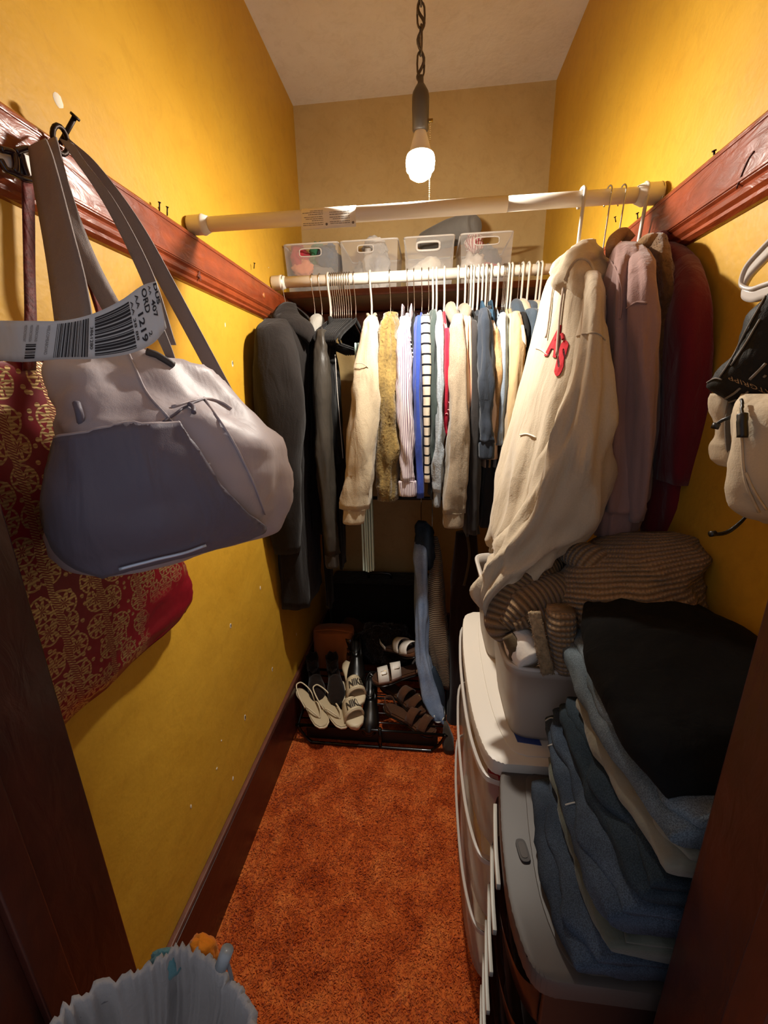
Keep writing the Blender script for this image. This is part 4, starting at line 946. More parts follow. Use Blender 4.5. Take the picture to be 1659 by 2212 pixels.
# ================================================================== CLOTHES ON THE FRONT ROD
def rp(y, a, b, Ya, Yb, th, y2=None): return (U(a, y, Y=Ya), U(b, y2 if y2 else y, Y=Yb), th)
def fhanger(px, kind, label, yaw=0, drop=.15, half=.19):
    x = U(px, 412, Y=R1Y)[0]; return hanger(kind, x, yaw, label, 'hangers on the front rod', R1Y, R1Z, R1R, drop, half)
fhanger(1258, 'plastic', 'white plastic hanger carrying the cream hoodie with red letters')
fhanger(1315, 'mint', 'pale mint hanger with a wire hook beside the cream hoodie')
fhanger(1345, 'wire', 'hanger with a wire hook carrying the dusty mauve sweatshirt')
fhanger(1392, 'plastic', 'white plastic hanger carrying the brown sherpa jacket')
fhanger(1425, 'wire', 'dark hanger at the rod end carrying the burgundy coat', drop=.13)

HOOD = F('cream_sweat_fleece', 'BEAF97', .06, 60, .3, .95, .2, .06)
def hoodie():
    t = thing('cream_hoodie', 'large cream hoodie with red block letters and drawstrings, its sleeve resting on the brown knit', 'hoodie', U(1200, 1200, Y=.95))
    body = [rp(575, 1218, 1290, 1.10, .98, .02), rp(610, 1200, 1292, 1.16, .92, .045), rp(700, 1182, 1278, 1.18, .90, .05), rp(800, 1152, 1262, 1.18, .88, .05), rp(900, 1128, 1246, 1.17, .87, .052), rp(1000, 1106, 1224, 1.16, .86, .055), rp(1090, 1088, 1200, 1.14, .86, .055), rp(1160, 1075, 1165, 1.12, .86, .05), rp(1195, 1078, 1150, 1.10, .88, .035)]
    b = soft('body', body, HOOD, t, m=44, k=60, e=2.5, folds=(.009, 8, 2.2, .42), lump=.006, lumpf=8, seed=21, aniso=.3)
    far = [rp(640, 1186, 1206, 1.20, 1.20, .03), rp(680, 1170, 1206, 1.22, 1.2, .045), rp(760, 1150, 1196, 1.23, 1.2, .05), rp(900, 1108, 1158, 1.22, 1.19, .05), rp(1000, 1090, 1136, 1.21, 1.18, .045), rp(1100, 1072, 1116, 1.19, 1.16, .042), rp(1150, 1064, 1100, 1.18, 1.15, .036)]
    soft('sleeve', far, HOOD, t, m=34, k=30, e=2.4, nd=(0, 1, 0), folds=(.004, 4, 2, .1), lump=.006, lumpf=12, seed=22, aniso=.3)
    soft('cuff', [rp(1146, 1066, 1100, 1.17, 1.15, .03), rp(1160, 1064, 1092, 1.17, 1.15, .03), rp(1192, 1062, 1086, 1.165, 1.15, .028)], HOOD, t, m=10, k=36, nd=(0, 1, 0), folds=(.0015, 12, .3, 0), seed=2)
    near = [rp(585, 1262, 1292, .98, .98, .015), rp(612, 1258, 1302, .90, .90, .05), rp(700, 1248, 1312, .85, .85, .065), rp(800, 1236, 1313, .825, .83, .07), rp(900, 1208, 1311, .81, .82, .08), rp(1000, 1170, 1308, .81, .82, .08), rp(1080, 1135, 1304, .82, .83, .08),
            (U(1100, 1130, Y=.82), U(1285, 1130, Y=.84), .075), (U(1068, 1185, Y=.81), U(1225, 1175, Y=.83), .065), (U(1042, 1235, Y=.80), U(1160, 1228, Y=.81), .055), (U(1029, 1275, Y=.79), U(1105, 1285, Y=.79), .045), (U(1045, 1312, Y=.785), U(1080, 1312, Y=.785), .03)]
    n = soft('sleeve', near, HOOD, t, m=52, k=44, e=2.3, nd=(.25, 1, 0), folds=(.011, 6, 2.5, .12), lump=.012, lumpf=7, seed=25, aniso=.35)
    # hood bunched at the neck
    hp = [U(1222, 610, Y=.98), U(1234, 570, Y=1.0), U(1262, 540, Y=1.03), U(1290, 560, Y=1.02), U(1298, 595, Y=.97), U(1282, 640, Y=.92)]
    hd = soft('hood', [rp(520, 1262, 1282, 1.05, 1.05, .012), rp(534, 1240, 1296, 1.05, 1.02, .035), rp(560, 1224, 1304, 1.05, .98, .05), rp(592, 1214, 1304, 1.04, .94, .055), rp(622, 1216, 1294, 1.02, .92, .045), rp(646, 1232, 1280, .98, .92, .02)], HOOD, t, m=26, k=48, e=2.3, lump=.014, lumpf=13, seed=28, aniso=.6, folds=(.004, 4, 2, .1))
    q = hug(hd, [(1220, 606), (1232, 578), (1250, 560), (1272, 566), (1284, 592), (1286, 628)], .001)
    if len(q) > 1: tube('hood_edge', q, .003, HOOD, hd, 7)
    # pocket and shoulder seams, drawstrings
    bb = bvh_of(b)
    sm = plain('cream_seam', 'EDE2CE', .9)
    for pts in ([(1124, 940), (1140, 938), (1158, 945)], [(1158, 752), (1170, 756), (1186, 768)]):
        q = hug(bb, pts, .001, 1.1)
        if len(q) > 1: tube('seam', q, .0016, sm, t, 6, m=10)
    q = hug(n, [(1238, 728), (1260, 722), (1290, 720), (1308, 735)], .001); tube('seam', q, .0016, HOOD, t, 6, m=14)
    ds = F('drawstring_cotton', 'BFAFA0', .1)
    for pts in ([(1203, 580), (1195, 640), (1188, 700), (1183, 730)], [(1226, 575), (1218, 640), (1211, 700), (1206, 768)]):
        q = hug(bb, pts, .004, 1.05); tube('drawstring', q, .0024, ds, t, 7, m=24)
    # appliqued letters follow the cloth: each glyph is laid on the chest
    redm = fabric('red_felt', 'C01A28', .08, 80, .3); edge = fabric('dark_red_edge', '5A1018', .1)
    def letter(ch, quad, bold, off, mat, name):
        v, f = text2d(ch, bold); mx = v.max(axis=0); q = [np.array(a, float) for a in quad]; pts = []
        for a in v:
            s, r = a[0]/mx[0], a[1]/mx[1]; p = (q[0]*(1-s)+q[1]*s)*(1-r)+(q[3]*(1-s)+q[2]*s)*r; pts.append(tuple(p))
        w = []
        for p in pts:
            h = hug(bb, [p], off); w.append(h[0] if h else U(p[0], p[1], Y=1.0))
        o = mesh_obj(name, w, f, mat, t, False); sd = o.modifiers.new('s', 'SOLIDIFY'); sd.thickness = .0012
    for ch, quad in (('A', [(1177, 769), (1203, 773), (1222, 704), (1203, 701)]), ('S', [(1197, 811), (1212, 815), (1232, 739), (1215, 732)])):
        letter(ch, quad, .05, .0025, redm, 'letter')
        letter(ch, quad, .085, .0015, edge, 'letter_edge')
    q = hug(bb, [(1216, 722), (1219, 734)], .003, 1.0); tube('letter', q, .0035, redm, t, 6)
hoodie()
MAUVE = F('mauve_fleece', '9A7A74', .08, 60, .3, .95, .25)
def mauve():
    t = thing('mauve_sweatshirt', 'dusty mauve pink sweatshirt hanging between the cream hoodie and the sherpa jacket', 'sweatshirt', U(1340, 1150, Y=.95))
    a = [rp(528, 1332, 1380, .96, .96, .02), rp(550, 1316, 1390, .93, .93, .05), rp(620, 1306, 1396, .90, .90, .07), rp(720, 1302, 1400, .89, .89, .08), rp(900, 1298, 1398, .89, .89, .08), rp(1050, 1290, 1394, .89, .89, .08), rp(1090, 1284, 1390, .89, .89, .075)]
    b = soft('body', a, MAUVE, t, m=40, k=48, e=2.5, nd=(.2, 1, 0), folds=(.006, 6, 2.4, .1), lump=.01, lumpf=8, seed=31, aniso=.3)
    soft('hem_band', [rp(1086, 1284, 1390, .89, .89, .07), rp(1100, 1282, 1386, .89, .89, .066), rp(1150, 1282, 1368, .90, .90, .062)], MAUVE, t, m=10, k=60, nd=(.2, 1, 0), folds=(.002, 12, .4, 0), seed=2)
    sl = [rp(532, 1345, 1384, .96, .96, .015), rp(548, 1346, 1390, .91, .91, .035), rp(605, 1350, 1398, .845, .845, .042), rp(720, 1350, 1402, .82, .82, .045), rp(900, 1352, 1400, .82, .82, .045), rp(1060, 1348, 1394, .83, .83, .04), rp(1120, 1345, 1380, .84, .84, .03)]
    s = soft('sleeve', sl, MAUVE, t, m=34, k=30, e=2.4, nd=(0, 1, 0), folds=(.004, 4, 2, .1), lump=.006, lumpf=12, seed=33, aniso=.3)
    q = hug(b, [(1318, 560), (1338, 600), (1342, 660), (1338, 690)], .001); 
    if len(q) > 1: tube('seam', q, .0015, MAUVE, t, 6, m=14)
    q = hug(s, [(1352, 668), (1375, 654), (1398, 655)], .001)
    if len(q) > 1: tube('seam', q, .0018, MAUVE, t, 6, m=10)
    tube('neckband', [U(1322, 545, Y=.96), U(1325, 520, Y=1.0), U(1345, 505, Y=1.04), U(1362, 520, Y=1.04)], .012, F('brown_fleece_neck', 'A07C5C', .2, 30, .8), t, 10, m=18)
mauve()
pk = thing('pink_shirt', 'pink striped shirt showing a narrow strip beside the mauve sweatshirt', 'shirt', U(1310, 640, Y=1.0))
soft('body', [rp(570, 1302, 1320, 1.0, 1.0, .02), rp(600, 1300, 1318, 1.0, 1.0, .05), rp(680, 1300, 1316, 1.0, 1.0, .06), rp(760, 1300, 1316, 1.0, 1.0, .06)], uvstripes('pink_stripe', 'D8B4AC', 'C08C88', .008, .4, 'X'), pk, m=16, k=24, nd=(0, 1, 0))
SHER = F('sherpa_pile', '8C6C48', .35, 16, 1.0, 1, .4, .3, '66492C')
t = thing('sherpa_jacket', 'fuzzy brown sherpa jacket between the mauve sweatshirt and the burgundy coat', 'jacket', U(1410, 900, Y=.93))
o = soft('body', [rp(512, 1392, 1418, .99, .99, .02), rp(530, 1388, 1428, .95, .95, .05), rp(600, 1390, 1438, .92, .92, .07), rp(720, 1396, 1436, .92, .92, .08), rp(830, 1396, 1430, .92, .92, .08), rp(930, 1392, 1412, .93, .93, .07)], SHER, t, m=30, k=36, e=2.4, nd=(.1, 1, 0), folds=(.004, 5, 2, .2), lump=.008, lumpf=12, seed=35)
fuzz(o, 9000, .009, SHER)
tube('collar', [U(1388, 532, Y=.93), U(1402, 522, Y=.92), U(1420, 528, Y=.92), U(1430, 545, Y=.93)], .014, F('sherpa_collar', 'B08A5C', .3, 16, 1, 1, .4, .3), t, 12, m=18)
BURG = F('burgundy_velour', '6A1220', .2, 60, .3, .85, .25)
t = thing('burgundy_coat', 'long burgundy velour coat hanging against the yellow wall at the end of the front rod', 'coat', U(1440, 1150, Y=.9))
soft('body', [rp(530, 1424, 1462, .98, .98, .02), rp(560, 1424, 1486, .95, .95, .05), rp(620, 1428, 1498, .92, .92, .07), rp(720, 1426, 1506, .90, .90, .08), rp(900, 1405, 1500, .90, .90, .08), rp(1050, 1396, 1484, .90, .90, .08), rp(1170, 1390, 1470, .90, .90, .07)], BURG, t, m=36, k=44, e=2.5, nd=(.1, 1, 0), folds=(.005, 5, 2, .2), lump=.006, seed=41, aniso=.3)
soft('sleeve', [rp(545, 1440, 1474, .96, .96, .015), rp(572, 1446, 1490, .91, .91, .035), rp(630, 1448, 1505, .855, .855, .042), rp(720, 1446, 1512, .83, .83, .045), rp(880, 1440, 1504, .83, .83, .045), rp(1040, 1430, 1488, .84, .84, .04)], BURG, t, m=30, k=28, e=2.4, nd=(0, 1, 0), folds=(.003, 3, 2, .2), lump=.006, seed=43, aniso=.3)
tube('collar', [U(1410, 530, Y=.94), U(1425, 515, Y=.98), U(1450, 528, Y=.98), U(1468, 550, Y=.95)], .014, BURG, t, 10, m=18)
# ================================================================== BINS ON THE SHELF
M_BIN = translucent('frosted_bin', 'D6D0C8', .34, .3); M_BINRIM = translucent('frosted_bin_rim', 'E2DCD4', .8, .25)
ZS = BT+.025
def crumple(name, label, cat, c, r, mat, seed, amp=.5, thing_=True, parent=None, k=26, m=18):
    secs = []
    for i in range(m):
        ph = math.pi*(i+.5)/m-math.pi/2; row = []
        for j in range(k):
            th = 2*math.pi*j/k; d = V3(math.cos(ph)*math.cos(th), math.cos(ph)*math.sin(th), math.sin(ph))
            s = 1+amp*fb(d, 1.6, seed)+amp*.5*(1-2*abs(fb(d, 2.7, seed+9)))-.25*amp
            row.append(V3(*c)+d*np.array(r)*s)
        secs.append(row)
    v, f, uv = loft(secs); o = mesh_obj(name, v, f, mat, parent, True, uv)
    if thing_: tag(o, label, cat)
    return o
def bin_(label, px0, px1, hole, y0=1.738, y1=2.0, frame=False):
    a = U(px0, 520, Y=y0); b = U(px1, 515, Y=y0); x0, x1 = a[0]+.003, b[0]-.003; h = .168
    t = thing('storage_bin', label, 'bin', ((x0+x1)/2, (y0+y1)/2, ZS), 'translucent bins on the shelf')
    tp = .008  # taper
    def corner(z): k = tp*(1-z/h); return x0+k, x1-k, y0+k, y1-k
    hx0, hx1 = U(hole[0], hole[2], Y=y0)[0], U(hole[1], hole[2], Y=y0)[0]; hz0, hz1 = U(hole[0], hole[3], Y=y0)[2]-ZS, U(hole[0], hole[2], Y=y0)[2]-ZS
    def wall(name, P):
        return mesh_obj(name, *P, M_BIN, t, False)
    xs = [None, hx0, hx1, None]; zs = [.002, hz0, hz1, h]; v = []; f = []
    for z in zs:
        c = corner(z)
        for x in (c[0], hx0, hx1, c[1]): v.append((x, c[2], ZS+z))
    for i in range(3):
        for j in range(3):
            if (i, j) != (1, 1): f.append((i*4+j, i*4+j+1, i*4+j+5, i*4+j+4))
    o = wall('front', (v, f))
    c0, c1 = corner(.002), corner(h)
    q = lambda c, z: [(c[0], c[2], ZS+z), (c[1], c[2], ZS+z), (c[1], c[3], ZS+z), (c[0], c[3], ZS+z)]
    v = q(c0, .002)+q(c1, h); o = wall('shell', (v, [(0, 1, 2, 3), (1, 2, 6, 5), (2, 3, 7, 6), (3, 0, 4, 7)]))
    rim = [V3(*p) for p in q(c1, h)]; pts = []
    for i in range(4):
        p, n_, pr_ = rim[i], rim[(i+1) % 4], rim[i-1]
        pts += [p+nrm(pr_-p)*.012, p+nrm(pr_-p)*.003+nrm(n_-p)*.003, p+nrm(n_-p)*.012]
    pts.append(pts[0]); tube('rim', pts, .0032, M_BINRIM, t, 8)
    hp = []
    hc = V3((hx0+hx1)/2, y0+tp*(1-hz0/h)-.001, ZS+(hz0+hz1)/2); hw, hh = (hx1-hx0)/2, (hz1-hz0)/2
    for an in np.linspace(0, 2*math.pi, 29): hp.append(hc+V3(hw*sq(math.cos(an), 5), 0, hh*sq(math.sin(an), 5)))
    tube('handle_rim', hp, .0045 if frame else .0022, M_BINRIM, t, 8)
    return x0, x1, y0, y1
b1 = bin_('translucent bin of colourful scarves at the end of the shelf by the hook board', 610, 731, (646, 693, 538, 555))
b2 = bin_('translucent bin holding a bunched white and grey tie-dye garment', 733, 861, (772, 806, 530, 546))
b3 = bin_('translucent bin with a thick framed handle under the grey pillow', 871, 984, (900, 950, 523, 542), frame=True)
b4 = bin_('translucent bin of small colourful odds and ends at the bare end of the shelf', 993, 1111, (1026, 1079, 513, 530))
def cols(*h): return [fabric('scrap_'+x, x, .2, 30, .3) for x in h]
zb = ZS+.002
def fill(b, items):
    for nm, lab, cat, fx, fy, z, r, mat, seed in items:
        crumple(nm, lab, cat, (b[0]+(b[1]-b[0])*fx, b[2]+(b[3]-b[2])*fy, zb+z), r, mat, seed, .35)
A_, B_, C_, D_, E_ = cols('A8303A', '3E7A58', '35506E', 'D98A6A', '8C8680')
fill(b1, [('red_scarf', 'crumpled red scarf spilling over the bin edge by the hook board', 'scarf', .2, .35, .125, (.04, .07, .06), A_, 3), ('green_scarf', 'crumpled green scarf in the bin between red and blue scarves', 'scarf', .5, .45, .15, (.035, .06, .05), B_, 5), ('blue_scarf', 'dark blue scarf bunched in the bin beside the green scarf', 'scarf', .72, .4, .135, (.045, .07, .05), C_, 7), ('grey_cloth', 'large grey cloth filling the bottom of the scarf bin', 'cloth', .5, .5, .06, (.085, .1, .055), E_, 9), ('peach_scarf', 'peach scarf seen through the wall of the scarf bin', 'scarf', .3, .12, .09, (.04, .018, .03), D_, 11)])
TD = fabric('tie_dye_cloth', 'D8D2C8', .3, 18, .3, .95, .1, 0, '8E8A88')
fill(b2, [('tie_dye_garment', 'white and grey tie-dye garment bunched against the front of its bin', 'garment', .62, .2, .085, (.055, .045, .075), TD, 13), ('tie_dye_scarf', 'tie-dye end sticking up out of the bin', 'scarf', .55, .35, .165, (.045, .05, .035), TD, 15), ('grey_cloth', 'grey cloth at the back of the tie-dye bin', 'cloth', .35, .6, .07, (.06, .08, .06), E_, 17)])
fill(b3, [('beige_cloth', 'plain beige cloth folded inside the bin with the framed handle', 'cloth', .5, .45, .06, (.075, .1, .055), fabric('beige_cotton', 'CFC2AC', .1), 19)])
F_, G_, H_ = cols('C8C0B8', '7A3B3A', '4A4A52')
fill(b4, [('striped_pouch', 'red and white striped pouch sticking out of the odds and ends bin', 'pouch', .3, .3, .155, (.035, .04, .035), uvstripes('candy_stripe', 'D8C8C0', 'A04048', .014, .5, 'X'), 21), ('crinkled_bag', 'crinkled pale plastic bag in the odds and ends bin', 'bag', .3, .25, .07, (.05, .05, .05), plain('crinkled_plastic', 'C8BEB4', .3), 23), ('red_pouch', 'dull red pouch low in the odds and ends bin', 'pouch', .66, .2, .05, (.045, .04, .028), A_, 25), ('dark_pouch', 'dark grey pouch behind the handle hole of the odds and ends bin', 'pouch', .6, .45, .105, (.05, .06, .045), H_, 27)])
# grey pillow roll lying across the last two bins
P0, P1 = U(915, 505, Y=1.93), U(1018, 490, Y=1.83); z0 = ZS+.168+.05
pts = [V3(P0[0]-.02, P0[1], z0-.012), V3(P0[0], P0[1], z0-.006), V3((P0[0]+P1[0])/2, (P0[1]+P1[1])/2, z0), V3(P1[0], P1[1], z0+.004), V3(P1[0]+.022, P1[1]-.02, z0+.006)]
o = tube('pillow_roll', pts, [.012, .034, .048, .05, .018], fabric('grey_pillow_cloth', '6A6660', .12, 30, .4), None, 24, m=30); tag(o, 'rolled grey pillow lying on top of the bins', 'pillow')
# ================================================================== DRAWER TOWERS ALONG THE RIGHT WALL
def shift(outl, dx): return [(x+dx if x < .4 else x, y) for x, y in outl]
def slabplan(name, outl, z0, z1, mat, parent, bev=.004): 
    return prism(name, outl, 2, z0, z1, mat, parent, True, bev)
def curve_front(pts, n): return [tuple(p) for p in resample([list(p) for p in pts], n)]
M_CLR = translucent('clear_drawer', 'DDD0C4', .5, .2); M_CLRD = translucent('smoky_drawer', '3A1E18', .82, .2)
M_WT = plain('white_tower_plastic', 'CFC6B9', .42); M_GT = plain('taupe_tower_plastic', '48403B', .45)
WF = [(.150, 1.160), (.118, 1.125), (.104, 1.0), (.100, .88), (.101, .757), (.109, .675), (.124, .622), (.150, .608)]
GF = [(.168, .655), (.150, .640), (.137, .566), (.130, .503), (.127, .430), (.136, .375), (.150, .352), (.172, .346)]
WF = [(x*1.03, y*1.03) for x, y in WF]; GF = [(x*.972, y*.972) for x, y in GF]
def tower(name, label, front, ztop, nd, mtop, mdr, mframe, lip, contents, xb=.478, topdz=.035, stickout=.006):
    y0, y1 = front[-1][1], front[0][1]; t = thing(name, label, 'drawers', (.3, (y0+y1)/2, 0))
    fr = curve_front(front, 26); outl = fr+[(xb, y0), (xb, y1)]
    top = slabplan('top', outl, ztop-topdz, ztop, mtop, t, .006)
    # raised panel line on the top
    ins = [(x+.045, y*.93+.07*(y0+y1)/2) for x, y in fr]+[(xb-.02, y0+.02), (xb-.02, y1-.02)]
    slabplan('top_panel', ins, ztop-.004, ztop+.0022, mtop, top, .002)
    # frame: side panels, back, rails between the drawers
    yi = .012
    for y in (y0+.006, y1-.014): box('side_panel', (.155, y, .012), (xb, y+.008, ztop-topdz), mframe, t, .002)
    box('back_panel', (xb-.008, y0+.014, .012), (xb, y1-.014, ztop-topdz), mframe, t, .001)
    H = ztop-topdz-.02; dh = H/nd
    inn = [(x+.018, max(y0+.014, min(y1-.014, y))) for x, y in fr]
    for i in range(nd+1):
        z = .014+dh*i
        slabplan('rail', [(x+.03, y) for x, y in inn]+[(xb-.01, y0+.015), (xb-.01, y1-.015)], z-.004, z+.004, mframe, t, .001)
    for i in range(nd):
        z0, z1 = .014+dh*i+.008, .014+dh*(i+1)-.008
        front_p = [(x-stickout, y) for x, y in fr]; n = len(front_p)
        # drawer shell: curved front and bottom, open at the top
        v = []; f = []
        for z, dx in ((z0, .022), (z0+.02, .010), (z1-.012, .0), (z1, -.002)): v += [(x+dx, y0+.016+(y-y0)*(y1-y0-.032)/(y1-y0), z) for x, y in front_p]
        for r in range(3): f += [(r*n+j, r*n+j+1, (r+1)*n+j+1, (r+1)*n+j) for j in range(n-1)]
        b = len(v); v += [(xb-.03, y0+.016, z0), (xb-.03, y1-.016, z0), (xb-.03, y0+.016, z1-.006), (xb-.03, y1-.016, z1-.006)]
        f += [(n-1, b, b+2, 3*n-1+n*0), (0, b+1, b+3, 2*n)][:2]; f += [tuple(range(n))+(b, b+1), (b, b+1, b+3, b+2)]
        d = mesh_obj('drawer', v, f, mdr, t, True)
        if lip: 
            seg = [q for q in front_p if .455 < q[1] < .615] if lip[1] else front_p; a = [(x-.003, y) for x, y in seg]; bq = [(x+.004, y) for x, y in reversed(seg)]
            slabplan('drawer_lip', a+bq, z1-.008, z1+.005, lip[0], d, .0015)
        for (mat, cx, cy, rz) in contents[i]:
            R = rand(i*7+int(cx*100)); zc = z0+.01+rz
            pr = [(V3(.140+cx, y, zc+.004*math.sin(y*30)), V3(xb-.04, y, zc), rz*(.9 if 0 < k < 5 else .4)) for k, y in enumerate(np.linspace(y0+.03+cy*.02, y1-.03-cy*.02, 6))]
            o = soft('folded_clothes', pr, mat, d, m=20, k=26, e=3, nd=(0, 0, 1), lump=.01, lumpf=14, seed=i+3)
    return t
tan_c = fabric('tan_clothes', 'C9A06A', .2, 30, .3); wht_c = fabric('white_clothes', 'E4D8C4', .1, 30, .3); red_c = fabric('red_clothes', '8E1226', .2, 30, .3); org_c = fabric('rust_clothes', 'B86A3C', .2, 30, .3); drk_c = fabric('dark_clothes', '1E1412', .3, 30, .3)
tower('drawer_tower', 'white three-drawer plastic tower with a bowed front carrying the grey tub', WF, .72, 3, M_WT, M_CLR, M_WT, (M_BINRIM, False), [[(wht_c, 0, 0, .035), (tan_c, .02, 0, .07)], [(tan_c, 0, 1, .04), (wht_c, .004, 0, .085)], [(wht_c, 0, 0, .03), (red_c, .01, 1, .075)]])
tower('drawer_tower', 'taupe-topped plastic drawer tower with pale drawer lips carrying the jeans', GF, .70, 6, M_GT, M_CLRD, plain('dark_frame_plastic', '2A1A16', .4), (plain('pale_lip', 'B4B0A6', .4), True), [[(drk_c, .01, 0, .04)]]*6)
gt = [o for o in bpy.data.objects if o.name.startswith('drawer_tower')][-1]
# embossed oval name plate moulded into the taupe top
c0, c1 = U(1122, 1812, Z=.703), U(1137, 1862, Z=.703); d = nrm(c1-c0); n = V3(-d[1], d[0], 0); hw = .0085; L = np.linalg.norm(c1-c0)
pl = []
for an in np.linspace(0, 2*math.pi, 25)[:-1]: pl.append((c0+c1)/2+d*L/2*sq(math.cos(an), 4)+n*hw*sq(math.sin(an), 3))
prism('name_plate', [(p[0], p[1]) for p in pl], 2, .7005, .7038, plain('plate_dark', '3A3432', .5), gt, True)
prism('plate_emboss', [(((p-(c0+c1)/2)*np.array([.62, .72, 1])+(c0+c1)/2)[0], ((p-(c0+c1)/2)*np.array([.62, .72, 1])+(c0+c1)/2)[1]) for p in pl], 2, .7036, .7046, M_GT, gt, True)

# ------------------------------------------------------------------ tubs
M_TUB = translucent('grey_tub_plastic', 'C9BDB0', .9, .35)
def tub(name, label, x0, x1, y0, y1, z0, z1, taper, rad=.04):
    t = thing(name, label, 'tub', ((x0+x1)/2, (y0+y1)/2, z0)); k = 56; secs = []
    def ring(z, ins, r):
        out = []; 
        for j in range(k):
            th = 2*math.pi*(j+.5)/k; hx, hy = (x1-x0)/2-ins, (y1-y0)/2-ins; e = 7
            out.append(((x0+x1)/2+hx*sq(math.cos(th), e), (y0+y1)/2+hy*sq(math.sin(th), e), z))
        return out
    h = z1-z0
    for z, i in ((z0+.003, taper+.012), (z0, taper+.02), (z0, taper+.004), (z0+.012, taper), (z0+h*.5, taper*.5), (z1-.022, .004), (z1-.02, -.001), (z1, -.002), (z1, .005), (z1-.02, .008), (z0+h*.5, taper*.5+.004), (z0+.012, taper+.006)): secs.append(ring(z, i, 0))
    v, f, uv = loft(secs, True, (False, True)); mesh_obj('shell', v, f, M_TUB, t, True, uv)
    rim = [V3(*p) for p in ring(z1-.001, -.002, 0)]; rim.append(rim[0]); tube('rim', rim, .004, M_BINRIM, t, 8)
    return t
tub('plastic_tub', 'grey-white plastic tub of clothes standing on the white drawer tower', .155, .468, .664, .905, .7225, .905, .018)
tub('plastic_tub', 'grey-white plastic tub pushed behind the other tub under the brown knit', .146, .468, .918, 1.150, .7225, .94, .018)
bt_ = prism('blue_tape', [tuple(U(px, py, Z=.7235)[:2]) for px, py in ((1108, 1578), (1158, 1580), (1170, 1610), (1118, 1602))], 2, .7225, .7238, plain('blue_tape', '2A3E7C', .6)); tag(bt_, 'piece of dark blue tape on the white tower top in front of the tub', 'tape')
# white rolled shirt and fuzzy strap in the near tub
SHIRT = fabric('white_roll_cotton', 'E0D6C8', .06, 30, .2)
o = tube('rolled_shirt', [U(1118, 1375, Y=.72), U(1130, 1400, Y=.70), U(1150, 1430, Y=.675)], [.03, .034, .03], SHIRT, None, 18, m=16); tag(o, 'rolled white shirt tucked into the tub below the brown knit', 'shirt')
FZ = fabric('beige_boucle', 'B59C78', .4, 25, 1.0, 1, .3, .4, '7C6648')
o, _ = strip('boucle_strap', [U(1142, 1322, Y=.69), U(1152, 1370, Y=.672), U(1162, 1420, Y=.655), U(1170, 1456, Y=.645)], [U(1166, 1320, Y=.69), U(1176, 1370, Y=.672), U(1188, 1420, Y=.655), U(1196, 1452, Y=.645)], FZ, None, .014, 24, 6); tag(o, 'fuzzy beige boucle strip hanging over the tub rim', 'scarf'); fuzz(o, 3500, .006, FZ)
KN = knit('brown_waffle_knit', 'A08260', '5E462C', .0075, .0095, .006); KN2 = knit('brown_rib_knit', '8A6E4E', '4E3A24', 0, .010, .006)
# ------------------------------------------------------------------ brown knit heap
t = thing('brown_knit_sweater', 'big brown waffle-knit sweater heaped on the tubs against the wall', 'sweater', U(1350, 1330, Y=.80))
mound = [(U(1310, 1148, Y=.90), U(1450, 1150, Y=.75), .03), (U(1262, 1172, Y=.90), U(1486, 1172, Y=.73), .075), (U(1222, 1215, Y=.87), U(1506, 1212, Y=.70), .10), (U(1196, 1262, Y=.84), U(1516, 1262, Y=.69), .11), (U(1185, 1310, Y=.82), U(1520, 1312, Y=.68), .105), (U(1195, 1360, Y=.80), U(1515, 1350, Y=.68), .085)]
soft('body', mound, KN, t, m=46, k=90, e=2.5, lump=.024, lumpf=7, seed=51, aniso=1)
def roll(name, pts, r, mat, m=40, k=26, flat=.8): return tube(name, pts, r, mat, t, k, m=m, ry=flat)
roll('sleeve', [U(1215, 1180, Y=.85), U(1280, 1215, Y=.78), U(1330, 1255, Y=.75), U(1385, 1300, Y=.73)], [.03, .042, .045, .03], KN)
roll('sleeve', [U(1200, 1205, Y=.86), U(1150, 1240, Y=.81), U(1105, 1290, Y=.77), U(1080, 1350, Y=.74), U(1098, 1385, Y=.735)], [.03, .042, .046, .034, .014], KN2)
roll('fold', [U(1250, 1250, Y=.79), U(1190, 1275, Y=.76), U(1130, 1305, Y=.735), U(1088, 1350, Y=.72)], [.026, .036, .034, .018], KN2)
roll('fold', [U(1240, 1300, Y=.76), U(1190, 1320, Y=.73), U(1150, 1330, Y=.715), U(1110, 1352, Y=.705)], [.026, .026, .022, .012], KN2)
soft('hem', [(U(1185, 1312, Y=.70), U(1240, 1316, Y=.70), .02), (U(1182, 1350, Y=.69), U(1240, 1350, Y=.69), .03), (U(1188, 1410, Y=.68), U(1240, 1410, Y=.68), .03), (U(1196, 1445, Y=.675), U(1236, 1445, Y=.675), .02)], KN, t, m=18, k=30, nd=(0, 1, 0), e=2.6, lump=.006, seed=5)
o = tube('olive_sock', [U(1096, 1372, Y=.70), U(1112, 1398, Y=.69), U(1108, 1425, Y=.685)], [.012, .016, .008], fabric('olive_cotton', '5A4A32', .3), None, 12, m=14); tag(o, 'dark olive sock peeking out beside the rolled white shirt', 'sock')
